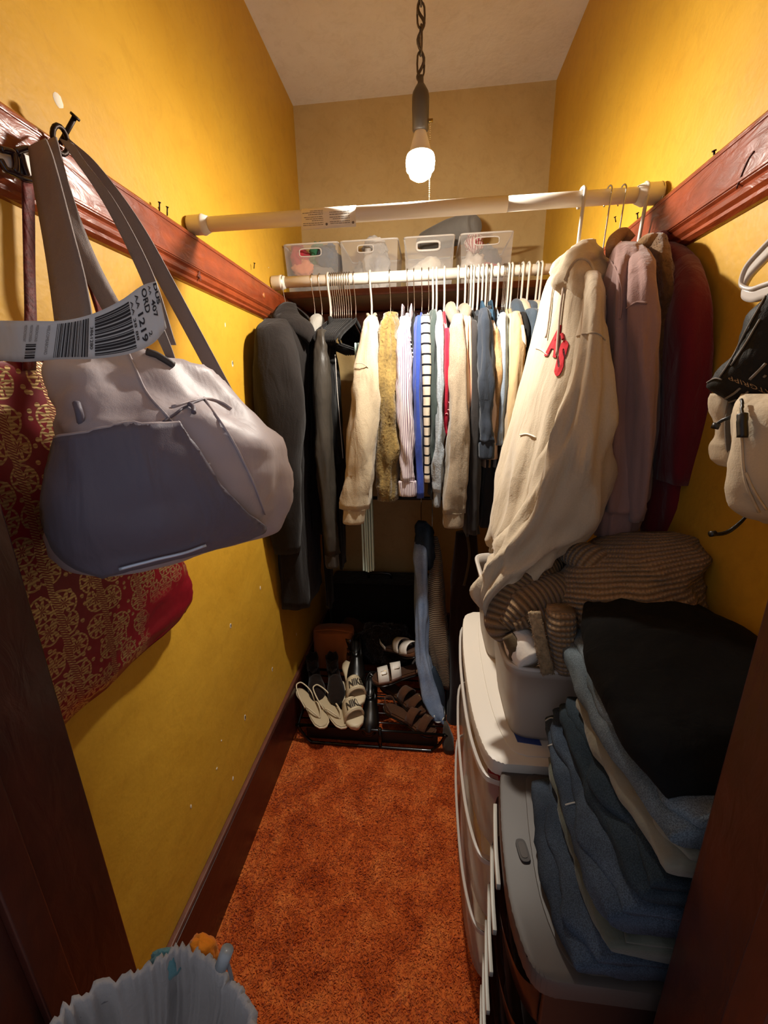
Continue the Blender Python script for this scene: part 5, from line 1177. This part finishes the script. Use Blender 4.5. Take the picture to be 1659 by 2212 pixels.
# ------------------------------------------------------------------ jeans stack
def layer(name, label, z, pxs, mat, th=.023, cat='jeans', seed=0, near=None, seam=True, xr=.470):
    pts = [U(a, b, Z=z) for a, b in pxs]; t = thing(name, label, cat, (.33, .52, z-th), 'folded jeans on the taupe tower')
    rows = []
    pts.append(V3(pts[-1][0]+.012, .338, z)); pp = resample(pts, 8)
    for i, p in enumerate(pp):
        e = .55 if i in (0, 7) else 1
        rows.append((p, V3(xr, p[1]+.01*math.sin(i+seed), z+.006*math.sin(i*1.3+seed)), th*e, 3.0))
    b = soft('folded_leg', rows, mat, t, m=34, k=50, nd=(0, 0, 1), lump=.009, lumpf=11, seed=seed, aniso=1)
    # second ply of the fold, set back a little
    rows2 = [(A+V3(.014+.01*math.sin(i*2+seed), 0, th*.75), B+V3(-.01, 0, th*.75), q*.55, 3) for i, (A, B, q, e) in enumerate(rows)]
    soft('folded_leg', rows2, mat, t, m=30, k=40, nd=(0, 0, 1), lump=.008, lumpf=12, seed=seed+7, aniso=1)
    return t, b
D1 = denim('blue_denim', '485260', '303844'); D2 = fabric('grey_green_twill', '56584E', .15, 60, .3); D3 = denim('washed_blue_denim', '5A6674', '384250'); D4 = denim('slate_denim', '3C4852', '2A343C'); D5 = fabric('khaki_grey_twill', '7A7566', .12, 60, .3); D6 = denim('pale_grey_denim', '7C8890', '58646C')
layer('folded_jeans', 'folded mid blue jeans at the bottom of the stack, resting on the taupe tower', .726, [(1152, 1692), (1164, 1840), (1196, 1985)], D1, .025, seed=1)
layer('folded_trousers', 'folded grey-green trousers near the bottom of the jeans stack', .770, [(1182, 1640), (1206, 1760), (1248, 1900)], D2, .02, 'trousers', seed=2)
t3, j3 = layer('folded_jeans', 'folded washed blue jeans with a stitched hem in the middle of the stack', .815, [(1178, 1552), (1200, 1700), (1258, 1880)], D3, .027, seed=3)
layer('folded_jeans', 'folded slate blue jeans lying on the washed blue pair', .862, [(1208, 1524), (1238, 1660), (1305, 1790)], D4, .025, seed=4)
layer('folded_trousers', 'folded khaki grey trousers between the slate jeans and pale jeans', .908, [(1244, 1512), (1284, 1610), (1345, 1725)], D5, .024, 'trousers', seed=5)
layer('folded_jeans', 'folded pale grey-blue jeans directly under the black garment', .952, [(1204, 1374), (1266, 1530), (1372, 1700)], D6, .026, seed=6)
st = plain('denim_stitch', 'A8A49A', .9)
jb = bvh_of(j3)
for pts in ([(1176, 1560), (1190, 1552), (1206, 1556)], [(1222, 1740), (1245, 1735), (1262, 1742)], [(1185, 1612), (1205, 1606), (1222, 1606)]):
    q = hug(jb, pts, .001)
    if len(q) > 1: tube('stitch_line', q, .0013, st, t3, 6, m=10)
BLKT = fabric('black_twill', '050505', .2, 90, .25, .9, 0)
t = thing('black_sweatpants', 'folded black garment draped over the top of the jeans stack', 'clothes', (.36, .55, .98))
SH = V3(.022, 0, 0)
rows = [(U(1240, 1298, Z=1.03), V3(.455, .70, 1.045), .006), (U(1230, 1318, Z=1.02), V3(.47, .67, 1.04), .026), (U(1234, 1400, Z=1.018), V3(.474, .58, 1.045), .032), (U(1262, 1490, Z=1.015), V3(.474, .52, 1.045), .034), (U(1300, 1580, Z=1.01), V3(.474, .46, 1.04), .034), (U(1350, 1650, Z=1.0), V3(.474, .41, 1.02), .03), (U(1395, 1708, Z=.985), V3(.474, .37, .99), .016)]
rows = [(A+SH, B, q) for A, B, q in rows]
soft('body', rows, BLKT, t, m=44, k=60, e=3, nd=(0, 0, 1), lump=.009, lumpf=8, seed=61, aniso=1)
rows2 = [(A+V3(.07, -.004, -.034), B+V3(0, 0, -.034), q*.8) for A, B, q in rows[2:]]
soft('under_fold', rows2, BLKT, t, m=30, k=50, e=3, nd=(0, 0, 1), lump=.01, lumpf=9, seed=63, aniso=1)
# ================================================================== SHOES, RACK, HANGING TROUSERS, LAUNDRY BAG
M_BLKM = plain('black_enamel', '0C0B0A', .25, .3, .5, .3)
def rack():
    t = thing('shoe_rack', 'low black metal shoe rack with a rounded front bar', 'rack', (-.23, 1.45, 0))
    x0, x1, y0, y1 = -.525, .085, 1.325, 1.60; zf, zb2 = .088, .15
    tube('top_bar', [(x0-.01, y0, zf), (x1+.01, y0, zf-.004)], .0065, M_BLKM, t, 10); tube('top_bar', [(x0, y1, zb2), (x1, y1, zb2)], .006, M_BLKM, t, 10)
    tube('front_leg', [(x0, y0-.002, zf), (x0+.015, y0-.004, .055), (x0+.05, y0-.006, .014), (x0+.10, y0-.006, .008), (x1-.10, y0-.006, .008), (x1-.05, y0-.006, .014), (x1-.015, y0-.004, .055), (x1, y0-.002, zf)], .0062, M_BLKM, t, 10, m=60)
    tube('back_leg', [(x0, y1, zb2), (x0+.01, y1, .03), (x0+.06, y1, .008), (x1-.06, y1, .008), (x1-.01, y1, .03), (x1, y1, zb2)], .006, M_BLKM, t, 10, m=40)
    for i, y in enumerate(np.linspace(y0+.035, y1-.03, 6)):
        z = zf+(zb2-zf)*(y-y0)/(y1-y0); tube('slat', [(x0, y, z-.004), (x1, y, z-.004)], .003, M_BLKM, t, 8)
    for x in (x0, (x0+x1)/2, x1): tube('side_rail', [(x, y0, zf), (x, y1, zb2)], .005, M_BLKM, t, 8)
    box('front_plate', (x0+.03, y0+.012, .012), (x1-.03, y0+.016, .07), plain('dark_plate', '120D0B', .5), t, .001)
    tube('joint', [((x0+x1)/2+.04, y0-.004, zf+.012), ((x0+x1)/2+.04, y0-.004, -.0+.004)], .008, M_BLKM, t, 10)
rack()
def shoe_frame(px, py, Y, head, pitch=.22):
    """toe direction head (radians, 0 = towards +X, -pi/2 = towards the door); pitch lifts the heel end onto the sloping rack"""
    c = U(px, py, Y=Y); f = V3(math.cos(head)*math.cos(pitch), math.sin(head)*math.cos(pitch), -math.sin(pitch)); s = nrm(np.cross([0, 0, 1.0], f)); u = np.cross(f, s)
    return lambda x, y, z: c+f*x+s*y+u*z
def foot_w(s, w):   # half-width along the sole, s 0 heel .. 1 toe
    return w*np.interp(s, [0, .04, .12, .3, .5, .7, .85, .95, 1], [.12, .42, .62, .60, .66, .9, .92, .66, .2])
def sole(nm, T, L, w, h, mat, parent, z0=0, off=0.08):
    secs = []; n = 22
    for i in range(n):
        s = i/(n-1); hw = foot_w(s, w); x = (s-.5)*L; c = off*w*math.sin(s*3); row = []
        for j in range(20):
            th = 2*math.pi*j/20; row.append(T(x, c+hw*sq(math.cos(th), 3.5), z0+h/2+h/2*sq(math.sin(th), 3.5)))
        secs.append(row)
    v, f, uv = loft(secs); return mesh_obj(nm, v, f, mat, parent, True, uv)
def strap(nm, T, L, w, s0, s1, h, mat, parent, th=.003, lift=0, skew=0, z0=0):
    A, B = [], []
    for a in np.linspace(0, math.pi, 11):
        for lst, s in ((A, s0), (B, s1)):
            hw = foot_w(s, w)*1.03; lst.append(T((s-.5+skew*math.cos(a))*L, .08*w*math.sin(s*3)+hw*math.cos(a), z0+h*math.sin(a)**.8+lift))
    return strip(nm, A, B, mat, parent, th, 20, 4)[0]
CRL = plain('cream_leather', 'D2C2A2', .45); CORK = fabric('cork_sole', '5E3A22', .3, 50, .5); BRS = fabric('brown_suede', '553420', .25, 50, .4); WHL = plain('white_strap_leather', 'E2DCD2', .4); DBR = fabric('dark_brown_suede', '1E120C', .3, 40, .4, .9); BLKL = plain('black_leather', '0D0B0A', .3)
BKL = plain('buckle_metal', 'B89A60', .3, 1)
# cream strappy flip sandals, a pair
def cream_sandal(px, py, Y, head, lab):
    t = thing('cream_sandal', lab, 'sandal', U(px, py, Y=Y), 'pair of cream sandals'); T = shoe_frame(px, py, Y, head, .30); L, w = .215, .038
    sole('sole', T, L, w, .010, CRL, t); sole('footbed', T, L*.95, w*.9, .003, plain('cream_footbed', 'B8A684', .5), t, .010)
    for s in (-1, 1): tube('toe_strap', [T(.30*L, .0, .012), T(.2*L, s*.014, .03), T(.02*L, s*w*.62, .028), T(-.06*L, s*w*.66, .006)], .0032, CRL, t, 8, m=18)
    tube('sling_strap', [T(-.04*L, w*.66, .012), T(-.25*L, w*.72, .034), T(-.46*L, w*.4, .042), T(-.5*L, 0, .044), T(-.46*L, -w*.4, .042), T(-.25*L, -w*.72, .034), T(-.04*L, -w*.66, .012)], .0028, CRL, t, 8, m=34)
cream_sandal(712, 1533, 1.37, -.62, 'cream strappy sandal resting with its toe on the rack front bar')
cream_sandal(672, 1530, 1.36, -.72, 'cream strappy sandal lying half under its partner by the baseboard')
# cream slides with raised letters
def slide(px, py, Y, head, lab):
    t = thing('cream_slide', lab, 'slide sandal', U(px, py, Y=Y), 'pair of cream slides'); T = shoe_frame(px, py, Y, head, .25); L, w = .23, .043
    sole('sole', T, L, w, .026, CRL, t); st = strap('strap', T, L, w, .52, .82, .058, CRL, t, .007, 0, 0, .012)
    for s in (.56, .78): strap('strap_ridge', T, L, w, s-.02, s+.02, .062, CRL, st, .004, 0, 0, .012)
    v, f = text2d('NIKE', .03); mx = v.max(axis=0); P = []
    for a in v:
        an = .75+1.55*(1-a[0]/mx[0]); s = .76-.15*(a[1]/mx[1]); P.append(T((s-.5)*L, .08*w*math.sin(s*3)+foot_w(s, w)*1.12*math.cos(an), .012+.0655*math.sin(an)**.8))
    o = mesh_obj('raised_letters', P, f, plain('slide_letter', '3A3228', .6), st, False)
slide(760, 1480, 1.46, -1.15, 'cream slide with dark letters on its strap, standing behind its partner')
slide(752, 1525, 1.40, -1.05, 'cream slide with dark letters on its strap, next to the cream sandal')
# black loafers
def closed_shoe(nm, lab, cat, px, py, Y, head, mat, L=.25, w=.042, top=.09, pitch=.25, scallop=0, group=None, shaft=None):
    t = thing(nm, lab, cat, U(px, py, Y=Y), group); T = shoe_frame(px, py, Y, head, pitch); sole('sole', T, L, w*1.04, .016, BLKL, t)
    secs = []
    for i in range(24):
        s = i/23; hw = foot_w(s, w); hh = np.interp(s, [0, .1, .35, .5, .7, .9, 1], [top*.8, top, top*.9, top*.75, .05, .036, .02]); row = []
        for j in range(22):
            a = 2*math.pi*j/22; sy = math.sin(a); z = .012+hh/2+hh/2*sq(sy, 2.6); y = hw*sq(math.cos(a), 2.3)*(1 if sy < 0 else 1-.35*sy)
            if sy > .4 and s < .5: z -= min(.03, hh*.5)*(sy-.4)/.6*math.sin(min(1, s/.08)*math.pi/2)
            row.append(T((s-.5)*L, .08*w*math.sin(s*3)+y, z))
        secs.append(row)
    v, f, uv = loft(secs); mesh_obj('upper', v, f, mat, t, True, uv)
    rimp = [T((-.46+.46*(.5-.5*math.cos(a)))*L, foot_w(.2, w)*.72*math.sin(a), top*.98+(.008*math.sin(a*5) if scallop else 0)) for a in np.linspace(0, 2*math.pi, 40)]
    tube('topline', rimp, .0035, mat, t, 8)
    if shaft:
        ss = []
        for zz, k in ((.05, .95), (top, .9), (top+shaft*.5, .95), (top+shaft, 1.0), (top+shaft, .86), (top+.01, .8)):
            ss.append([T(-.22*L+foot_w(.2, w)*1.35*k*math.cos(a), foot_w(.2, w)*1.15*k*math.sin(a), zz+(.006*math.sin(a*6) if scallop and zz >= top+shaft else 0)) for a in np.linspace(0, 2*math.pi, 25)[:-1]])
        v, f, uv = loft(ss); mesh_obj('shaft', v, f, mat, t, True, uv)
    return t
closed_shoe('black_loafer', 'black leather loafer pointing at the rack front bar', 'shoe', 800, 1530, 1.44, -1.5, BLKL, pitch=.3, group='pair of black loafers')
closed_shoe('black_loafer', 'black leather loafer tucked behind the cream slides', 'shoe', 770, 1440, 1.55, -1.45, BLKL, pitch=.2, group='pair of black loafers')
closed_shoe('ankle_boot', 'dark brown ankle boot with a scalloped top nearest the yellow wall', 'boot', 680, 1480, 1.50, -1.2, DBR, scallop=1, shaft=.035, top=.08, pitch=.12, group='dark brown ankle boots')
closed_shoe('ankle_boot', 'dark brown ankle boot with a scalloped top beside the cream slides', 'boot', 722, 1480, 1.50, -1.25, DBR, scallop=1, shaft=.035, top=.08, pitch=.12, group='dark brown ankle boots')
closed_shoe('glossy_boot', 'glossy dark brown boot catching the light between the tan boot and white sandal', 'boot', 760, 1440, 1.62, -1.3, plain('glossy_brown', '2A140C', .12, 0, .5, .6), shaft=.05, pitch=.1)
# cork sandals with straps and buckles
def cork_sandal(nm, lab, px, py, Y, head, mat, group, pitch=.2, roll=0, back=True):
    t = thing(nm, lab, 'sandal', U(px, py, Y=Y), group); T = shoe_frame(px, py, Y, head, pitch); L, w = .24, .044
    sole('sole', T, L, w*1.03, .009, BLKL, t); sole('cork', T, L, w, .020, CORK, t, .007); sole('footbed', T, L*.96, w*.92, .004, fabric('suede_footbed', '4A2E1C', .25), t, .026)
    for k, s in enumerate((.56, .80)):
        sw = .095 if mat == WHL else .075; st = strap('strap', T, L, w, s-sw, s+sw, .052-.010*k, mat, t, .004, 0, .03, .022)
        an = 1.0; hw = foot_w(s, w)*1.1; c = T((s-.5)*L, hw*math.cos(an), .022+(.055-.010*k)*math.sin(an)); d = nrm(T(.1, 0, 0)-T(0, 0, 0)); e = nrm(T(0, -math.sin(an), math.cos(an)*.6)-T(0, 0, 0))
        q = [c+d*.011*sx+e*.008*sy for sx, sy in ((-1, -1), (1, -1), (1, 1), (-1, 1), (-1, -1))]; tube('buckle', q, .0016, BKL, st, 6)
    if back:
        A = [T((-.5+.16)*L+0*L, math.copysign(1, y)*foot_w(.16, w)*1.02, .02+z) for y, z in ((1, 0), )]
        pts = [T(-.30*L, foot_w(.2, w), .025), T(-.42*L, foot_w(.12, w), .055), T(-.5*L, 0, .062), T(-.42*L, -foot_w(.12, w), .055), T(-.30*L, -foot_w(.2, w), .025)]
        strip('heel_strap', [p+V3(0, 0, .008) for p in pts], [p-V3(0, 0, .008) for p in pts], mat, t, .003, 20, 4)
    return t
cork_sandal('white_sandal', 'white two-strap sandal with a cork sole and buckle on top of the pile', 862, 1462, 1.50, -2.75, WHL, 'white cork sandals', .05)
cork_sandal('white_sandal', 'white strap sandal lying upside against the dark heap behind its partner', 866, 1412, 1.58, -.75, WHL, 'white cork sandals', -.35)
cork_sandal('brown_sandal', 'brown suede two-strap sandal resting on the rack front bar below the blue trousers', 882, 1560, 1.39, -.35, BRS, 'brown suede sandals', .18)
cork_sandal('brown_sandal', 'brown suede sandal tucked under the white sandal', 868, 1512, 1.47, -.55, BRS, 'brown suede sandals', .15)
# tan suede boot shaft and dark heap at the back
TANB = fabric('tan_suede', 'A8602E', .2, 40, .35)
t = thing('tan_boot', 'tall tan suede boot standing behind the dark brown ankle boots', 'boot', U(715, 1460, Y=1.66))
def rq(y, a, b, Y, th): return (U(a, y, Y=Y), U(b, y, Y=Y), th)
soft('shaft', [rq(1358, 678, 762, 1.68, .045), rq(1364, 677, 764, 1.68, .05), rq(1410, 682, 764, 1.67, .05), rq(1450, 684, 762, 1.66, .05), rq(1500, 684, 756, 1.64, .05)], TANB, t, m=20, k=36, nd=(0, 1, 0), e=3, lump=.006, seed=3)
tube('top_seam', [U(679, 1362, Y=1.63), U(720, 1360, Y=1.628), U(762, 1366, Y=1.63)], .003, TANB, t, 8, m=14)
soft('foot', [rq(1490, 690, 750, 1.60, .05), rq(1520, 686, 752, 1.58, .09), rq(1545, 686, 752, 1.57, .10)], TANB, t, m=10, k=30, nd=(0, 1, 0))
HEAP = fabric('dark_faux_fur', '1C0E0A', .4, 14, 1.0, 1, .3)
o = crumple('dark_fur_bag', 'dark brown shaggy bag heaped behind the shoes', 'bag', U(832, 1390, Y=1.70), (.13, .07, .11), HEAP, 31, .3); fuzz(o, 5000, .012, HEAP)
o = crumple('rust_cloth', 'rust brown cloth lying on the heap behind the tan boot', 'cloth', U(765, 1350, Y=1.86), (.09, .06, .05), fabric('rust_brown_cloth', '4E2C16', .3), 33, .3)
sc_ = box('suitcase', (-.50, 1.84, .002), (.02, 2.02, .48), fabric('black_suitcase_cloth', '0B0A0A', .2, 100, .2, .8), None, .02, 3); tag(sc_, 'black suitcase standing against the back wall behind the shoes', 'suitcase')
box('suitcase_trim', (-.50, 1.836, .22), (.02, 1.842, .235), plain('suitcase_zip', '1A1818', .4), sc_, .001)
tube('suitcase_handle', [(-.30, 1.93, .478), (-.29, 1.93, .505), (-.19, 1.93, .505), (-.18, 1.93, .478)], .008, M_BLKM, sc_, 8, m=16)
# lower dark rail with trousers on hooks
ra = U(868, 1076, Y=1.70); rbq = U(1010, 1076, Y=1.70)
lr = tube('lower_rail', [V3(XL+.001, 1.70, ra[2]), V3(XR-.001, 1.70, ra[2])], .008, plain('dark_rail', '1A1412', .5), None, 12); tag(lr, 'dark lower rail under the row of sweaters holding the hanging trousers', 'rail')
zr = ra[2]
def rail_hook(px, label, ytop, Y):
    x = U(px, 1090, Y=1.70)[0]; e = U(px, ytop, Y=Y)
    o = tube('wire_hook', [(x, 1.712, zr-.004), (x, 1.708, zr+.010), (x, 1.70, zr+.012), (x, 1.69, zr+.006), (x, 1.688, zr-.02), (x, (1.688+Y)/2, (zr+e[2])/2), tuple(e)], .0018, M_WIRE, None, 7, m=30); tag(o, label, 'hook'); return o
rail_hook(910, 'thin wire hook on the lower rail holding the pale blue trousers', 1132, 1.62)
rail_hook(934, 'thin wire hook on the lower rail holding the ribbed grey knit', 1165, 1.64)
PB = denim('pale_blue_cotton', 'A4B6D2', '8298BC'); DB = denim('dark_blue_cotton', '3A4656', '28323E')
t = thing('blue_trousers', 'pale blue trousers hanging from the lower rail down to the shoes', 'trousers', U(930, 1555, Y=1.46))
soft('leg', [rq(1165, 898, 918, 1.60, .02), rq(1200, 893, 922, 1.57, .035), rq(1290, 896, 924, 1.54, .04), rq(1380, 899, 924, 1.51, .04), rq(1440, 903, 932, 1.48, .04), rq(1500, 910, 952, 1.45, .04), rq(1540, 932, 960, 1.42, .03), rq(1556, 944, 960, 1.41, .015)], PB, t, m=40, k=30, e=2.4, nd=(0, 1, 0), folds=(.004, 4, 2, .1), lump=.007, lumpf=14, seed=71)
soft('waist', [rq(1126, 900, 918, 1.62, .015), rq(1145, 897, 934, 1.61, .035), rq(1180, 900, 938, 1.60, .04), rq(1215, 912, 936, 1.60, .03), rq(1228, 922, 934, 1.60, .015)], DB, t, m=20, k=30, nd=(0, 1, 0), lump=.014, lumpf=20, seed=73)
soft('leg', [rq(1440, 922, 940, 1.50, .02), rq(1480, 925, 956, 1.48, .035), rq(1530, 935, 962, 1.46, .03), rq(1548, 948, 962, 1.45, .015)], DB, t, m=16, k=24, nd=(0, 1, 0), lump=.006, seed=75)  # leg part in shadow: its shade is put into the darker cotton
tube('hem', [U(938, 1545, Y=1.395), U(940, 1558, Y=1.39), U(950, 1560, Y=1.39), U(960, 1550, Y=1.395)], .003, fabric('white_hem', 'D0CEC8', .1), t, 8, m=12)
RIB = knit('grey_brown_rib', '8A7660', '46382A', 0, .008, .005)
t = thing('ribbed_cardigan', 'grey-brown ribbed knit hanging beside the pale blue trousers', 'cardigan', U(950, 1425, Y=1.55))
soft('body', [rq(1160, 936, 944, 1.63, .01), rq(1200, 932, 954, 1.61, .03), rq(1260, 924, 959, 1.58, .045), rq(1320, 921, 964, 1.56, .05), rq(1380, 925, 970, 1.54, .05), rq(1430, 934, 974, 1.53, .045), rq(1480, 942, 974, 1.52, .03)], RIB, t, m=34, k=40, e=2.3, nd=(0, 1, 0), folds=(.004, 4, 2, .2), lump=.006, seed=77)
t = thing('maroon_coat', 'very dark maroon coat hanging beside the white drawer tower', 'coat', U(990, 1520, Y=1.5))
soft('body', [rq(1150, 985, 1030, 1.60, .03), rq(1250, 975, 1035, 1.58, .06), rq(1350, 970, 1035, 1.56, .07), rq(1450, 966, 1030, 1.54, .07), rq(1560, 962, 1020, 1.52, .06)], fabric('dark_maroon_wool', '1E0A0A', .25, 60, .3), t, m=30, k=40, e=2.6, nd=(0, 1, 0), folds=(.005, 5, 2, .1), seed=79)
tube('lapel', [U(1010, 1160, Y=1.53), U(1014, 1200, Y=1.52), U(1008, 1240, Y=1.51), U(1002, 1265, Y=1.50)], .005, fabric('olive_lapel', '4A3C28', .2), t, 8, m=16)
t = thing('grey_drawstring_pouch', 'small grey pouch on the floor at the corner of the shoe rack', 'pouch', U(972, 1610, Y=1.31))
soft('body', [rq(1560, 958, 966, 1.345, .008), rq(1580, 956, 974, 1.34, .02), rq(1605, 954, 982, 1.335, .028), rq(1622, 958, 980, 1.33, .02)], fabric('grey_pouch_cloth', '4A443C', .3, 30, .4), t, m=16, k=26, nd=(0, 1, 0), lump=.006, lumpf=22, seed=81)

# ------------------------------------------------------------------ laundry bag in the doorway
LBG = fabric('blue_grey_laundry_cotton', '9E9A98', .15, 40, .4, .95, .15)
def laundry():
    zt = .835; cx, cy = -.262, .150
    t = thing('laundry_bag', 'tall blue-grey laundry bag with a gathered drawstring top standing in the doorway', 'laundry bag', (cx, cy, 0)); k = 220
    far = [U(a, b, Z=zt)[:2] for a, b in ((118, 2195), (190, 2140), (290, 2095), (355, 2062), (398, 2044), (440, 2062), (482, 2095), (512, 2140), (545, 2205))]
    near = [(-.158, .15), (-.185, .085), (-.25, .06), (-.32, .075), (-.365, .13)]
    P = np.array([list(p) for p in far]+[list(p) for p in near]); P = np.vstack([P, P[:1]]); rim = resample(P, k+1)[:-1]; c = np.array([cx, cy]); secs = []
    def ring(sc, z, gat, ci):
        row = []
        for j in range(k):
            d = rim[j]-c; L = np.linalg.norm(d); u = d/L; a = 2*math.pi*j/k; cn = Vector((math.cos(a)*3, math.sin(a)*3, z*3))
            g = gat*(.30*math.sin(47*a+5*noise.noise(cn))+.25*math.sin(73*a+2)+1.3*noise.noise(cn*3)+.7*noise.noise(cn*7)); big = ci*(noise.noise(cn*1.6)+.5*noise.noise(cn*3.1))
            q = c+u*(L*sc+g+big); row.append((q[0], q[1], z+.7*g+big*.6))
        secs.append(row)
    for sc, z, g, ci in ((.80, 0, 0, 0), (.92, .004, 0, 0), (1.0, .25, .0006, .004), (1.02, .55, .001, .006), (1.0, .75, .0015, .005), (.985, .805, .0022, .002), (1.015, .815, .0030, .001), (1.03, .826, .0034, .001), (1.01, .836, .0034, .001), (.965, .833, .0034, .001), (.945, .822, .0026, .001), (.93, .805, .0010, .006), (.86, .775, .0004, .018), (.70, .735, .0002, .024), (.45, .70, .0003, .012), (.12, .685, 0, 0)): ring(sc, z, g, ci)
    v, f, uv = loft(secs, True, (True, True)); b = mesh_obj('bag', v, f, LBG, t, True, uv)
    dr = [(c+(q-c)*1.0).tolist()+[.811] for q in rim[::3]]; dr.append(dr[0]); tube('drawstring', dr, .0028, fabric('grey_cord', '6E6A6C', .1), t, 7)
    p = U(478, 2088, Z=.845); tube('toggle', [p, p+V3(.005, .007, .014)], .0065, plain('clear_toggle', '8E9498', .25), t, 14); tube('cord_end', [p+V3(.004, .004, .006), p+V3(.012, -.004, -.012), p+V3(.014, -.012, -.03)], .0018, fabric('grey_cord', '6E6A6C', .1), t, 6, m=14)
laundry()
q = U(424, 2050, Z=.838); crumple('orange_cloth', 'bright orange cloth peeking out of the laundry bag', 'cloth', (q[0], q[1]+.008, .820), (.017, .010, .019), fabric('bright_orange_cloth', 'F08A1C', .1), 91, .2)
q = U(340, 2076, Z=.834); crumple('teal_cloth', 'muted teal cloth peeking out of the laundry bag', 'cloth', (q[0], q[1]+.008, .814), (.017, .010, .018), fabric('muted_teal_cloth', '5E8A90', .1), 93, .2)
for o in bpy.data.objects:
    if '_abs' in o: del o['_abs']
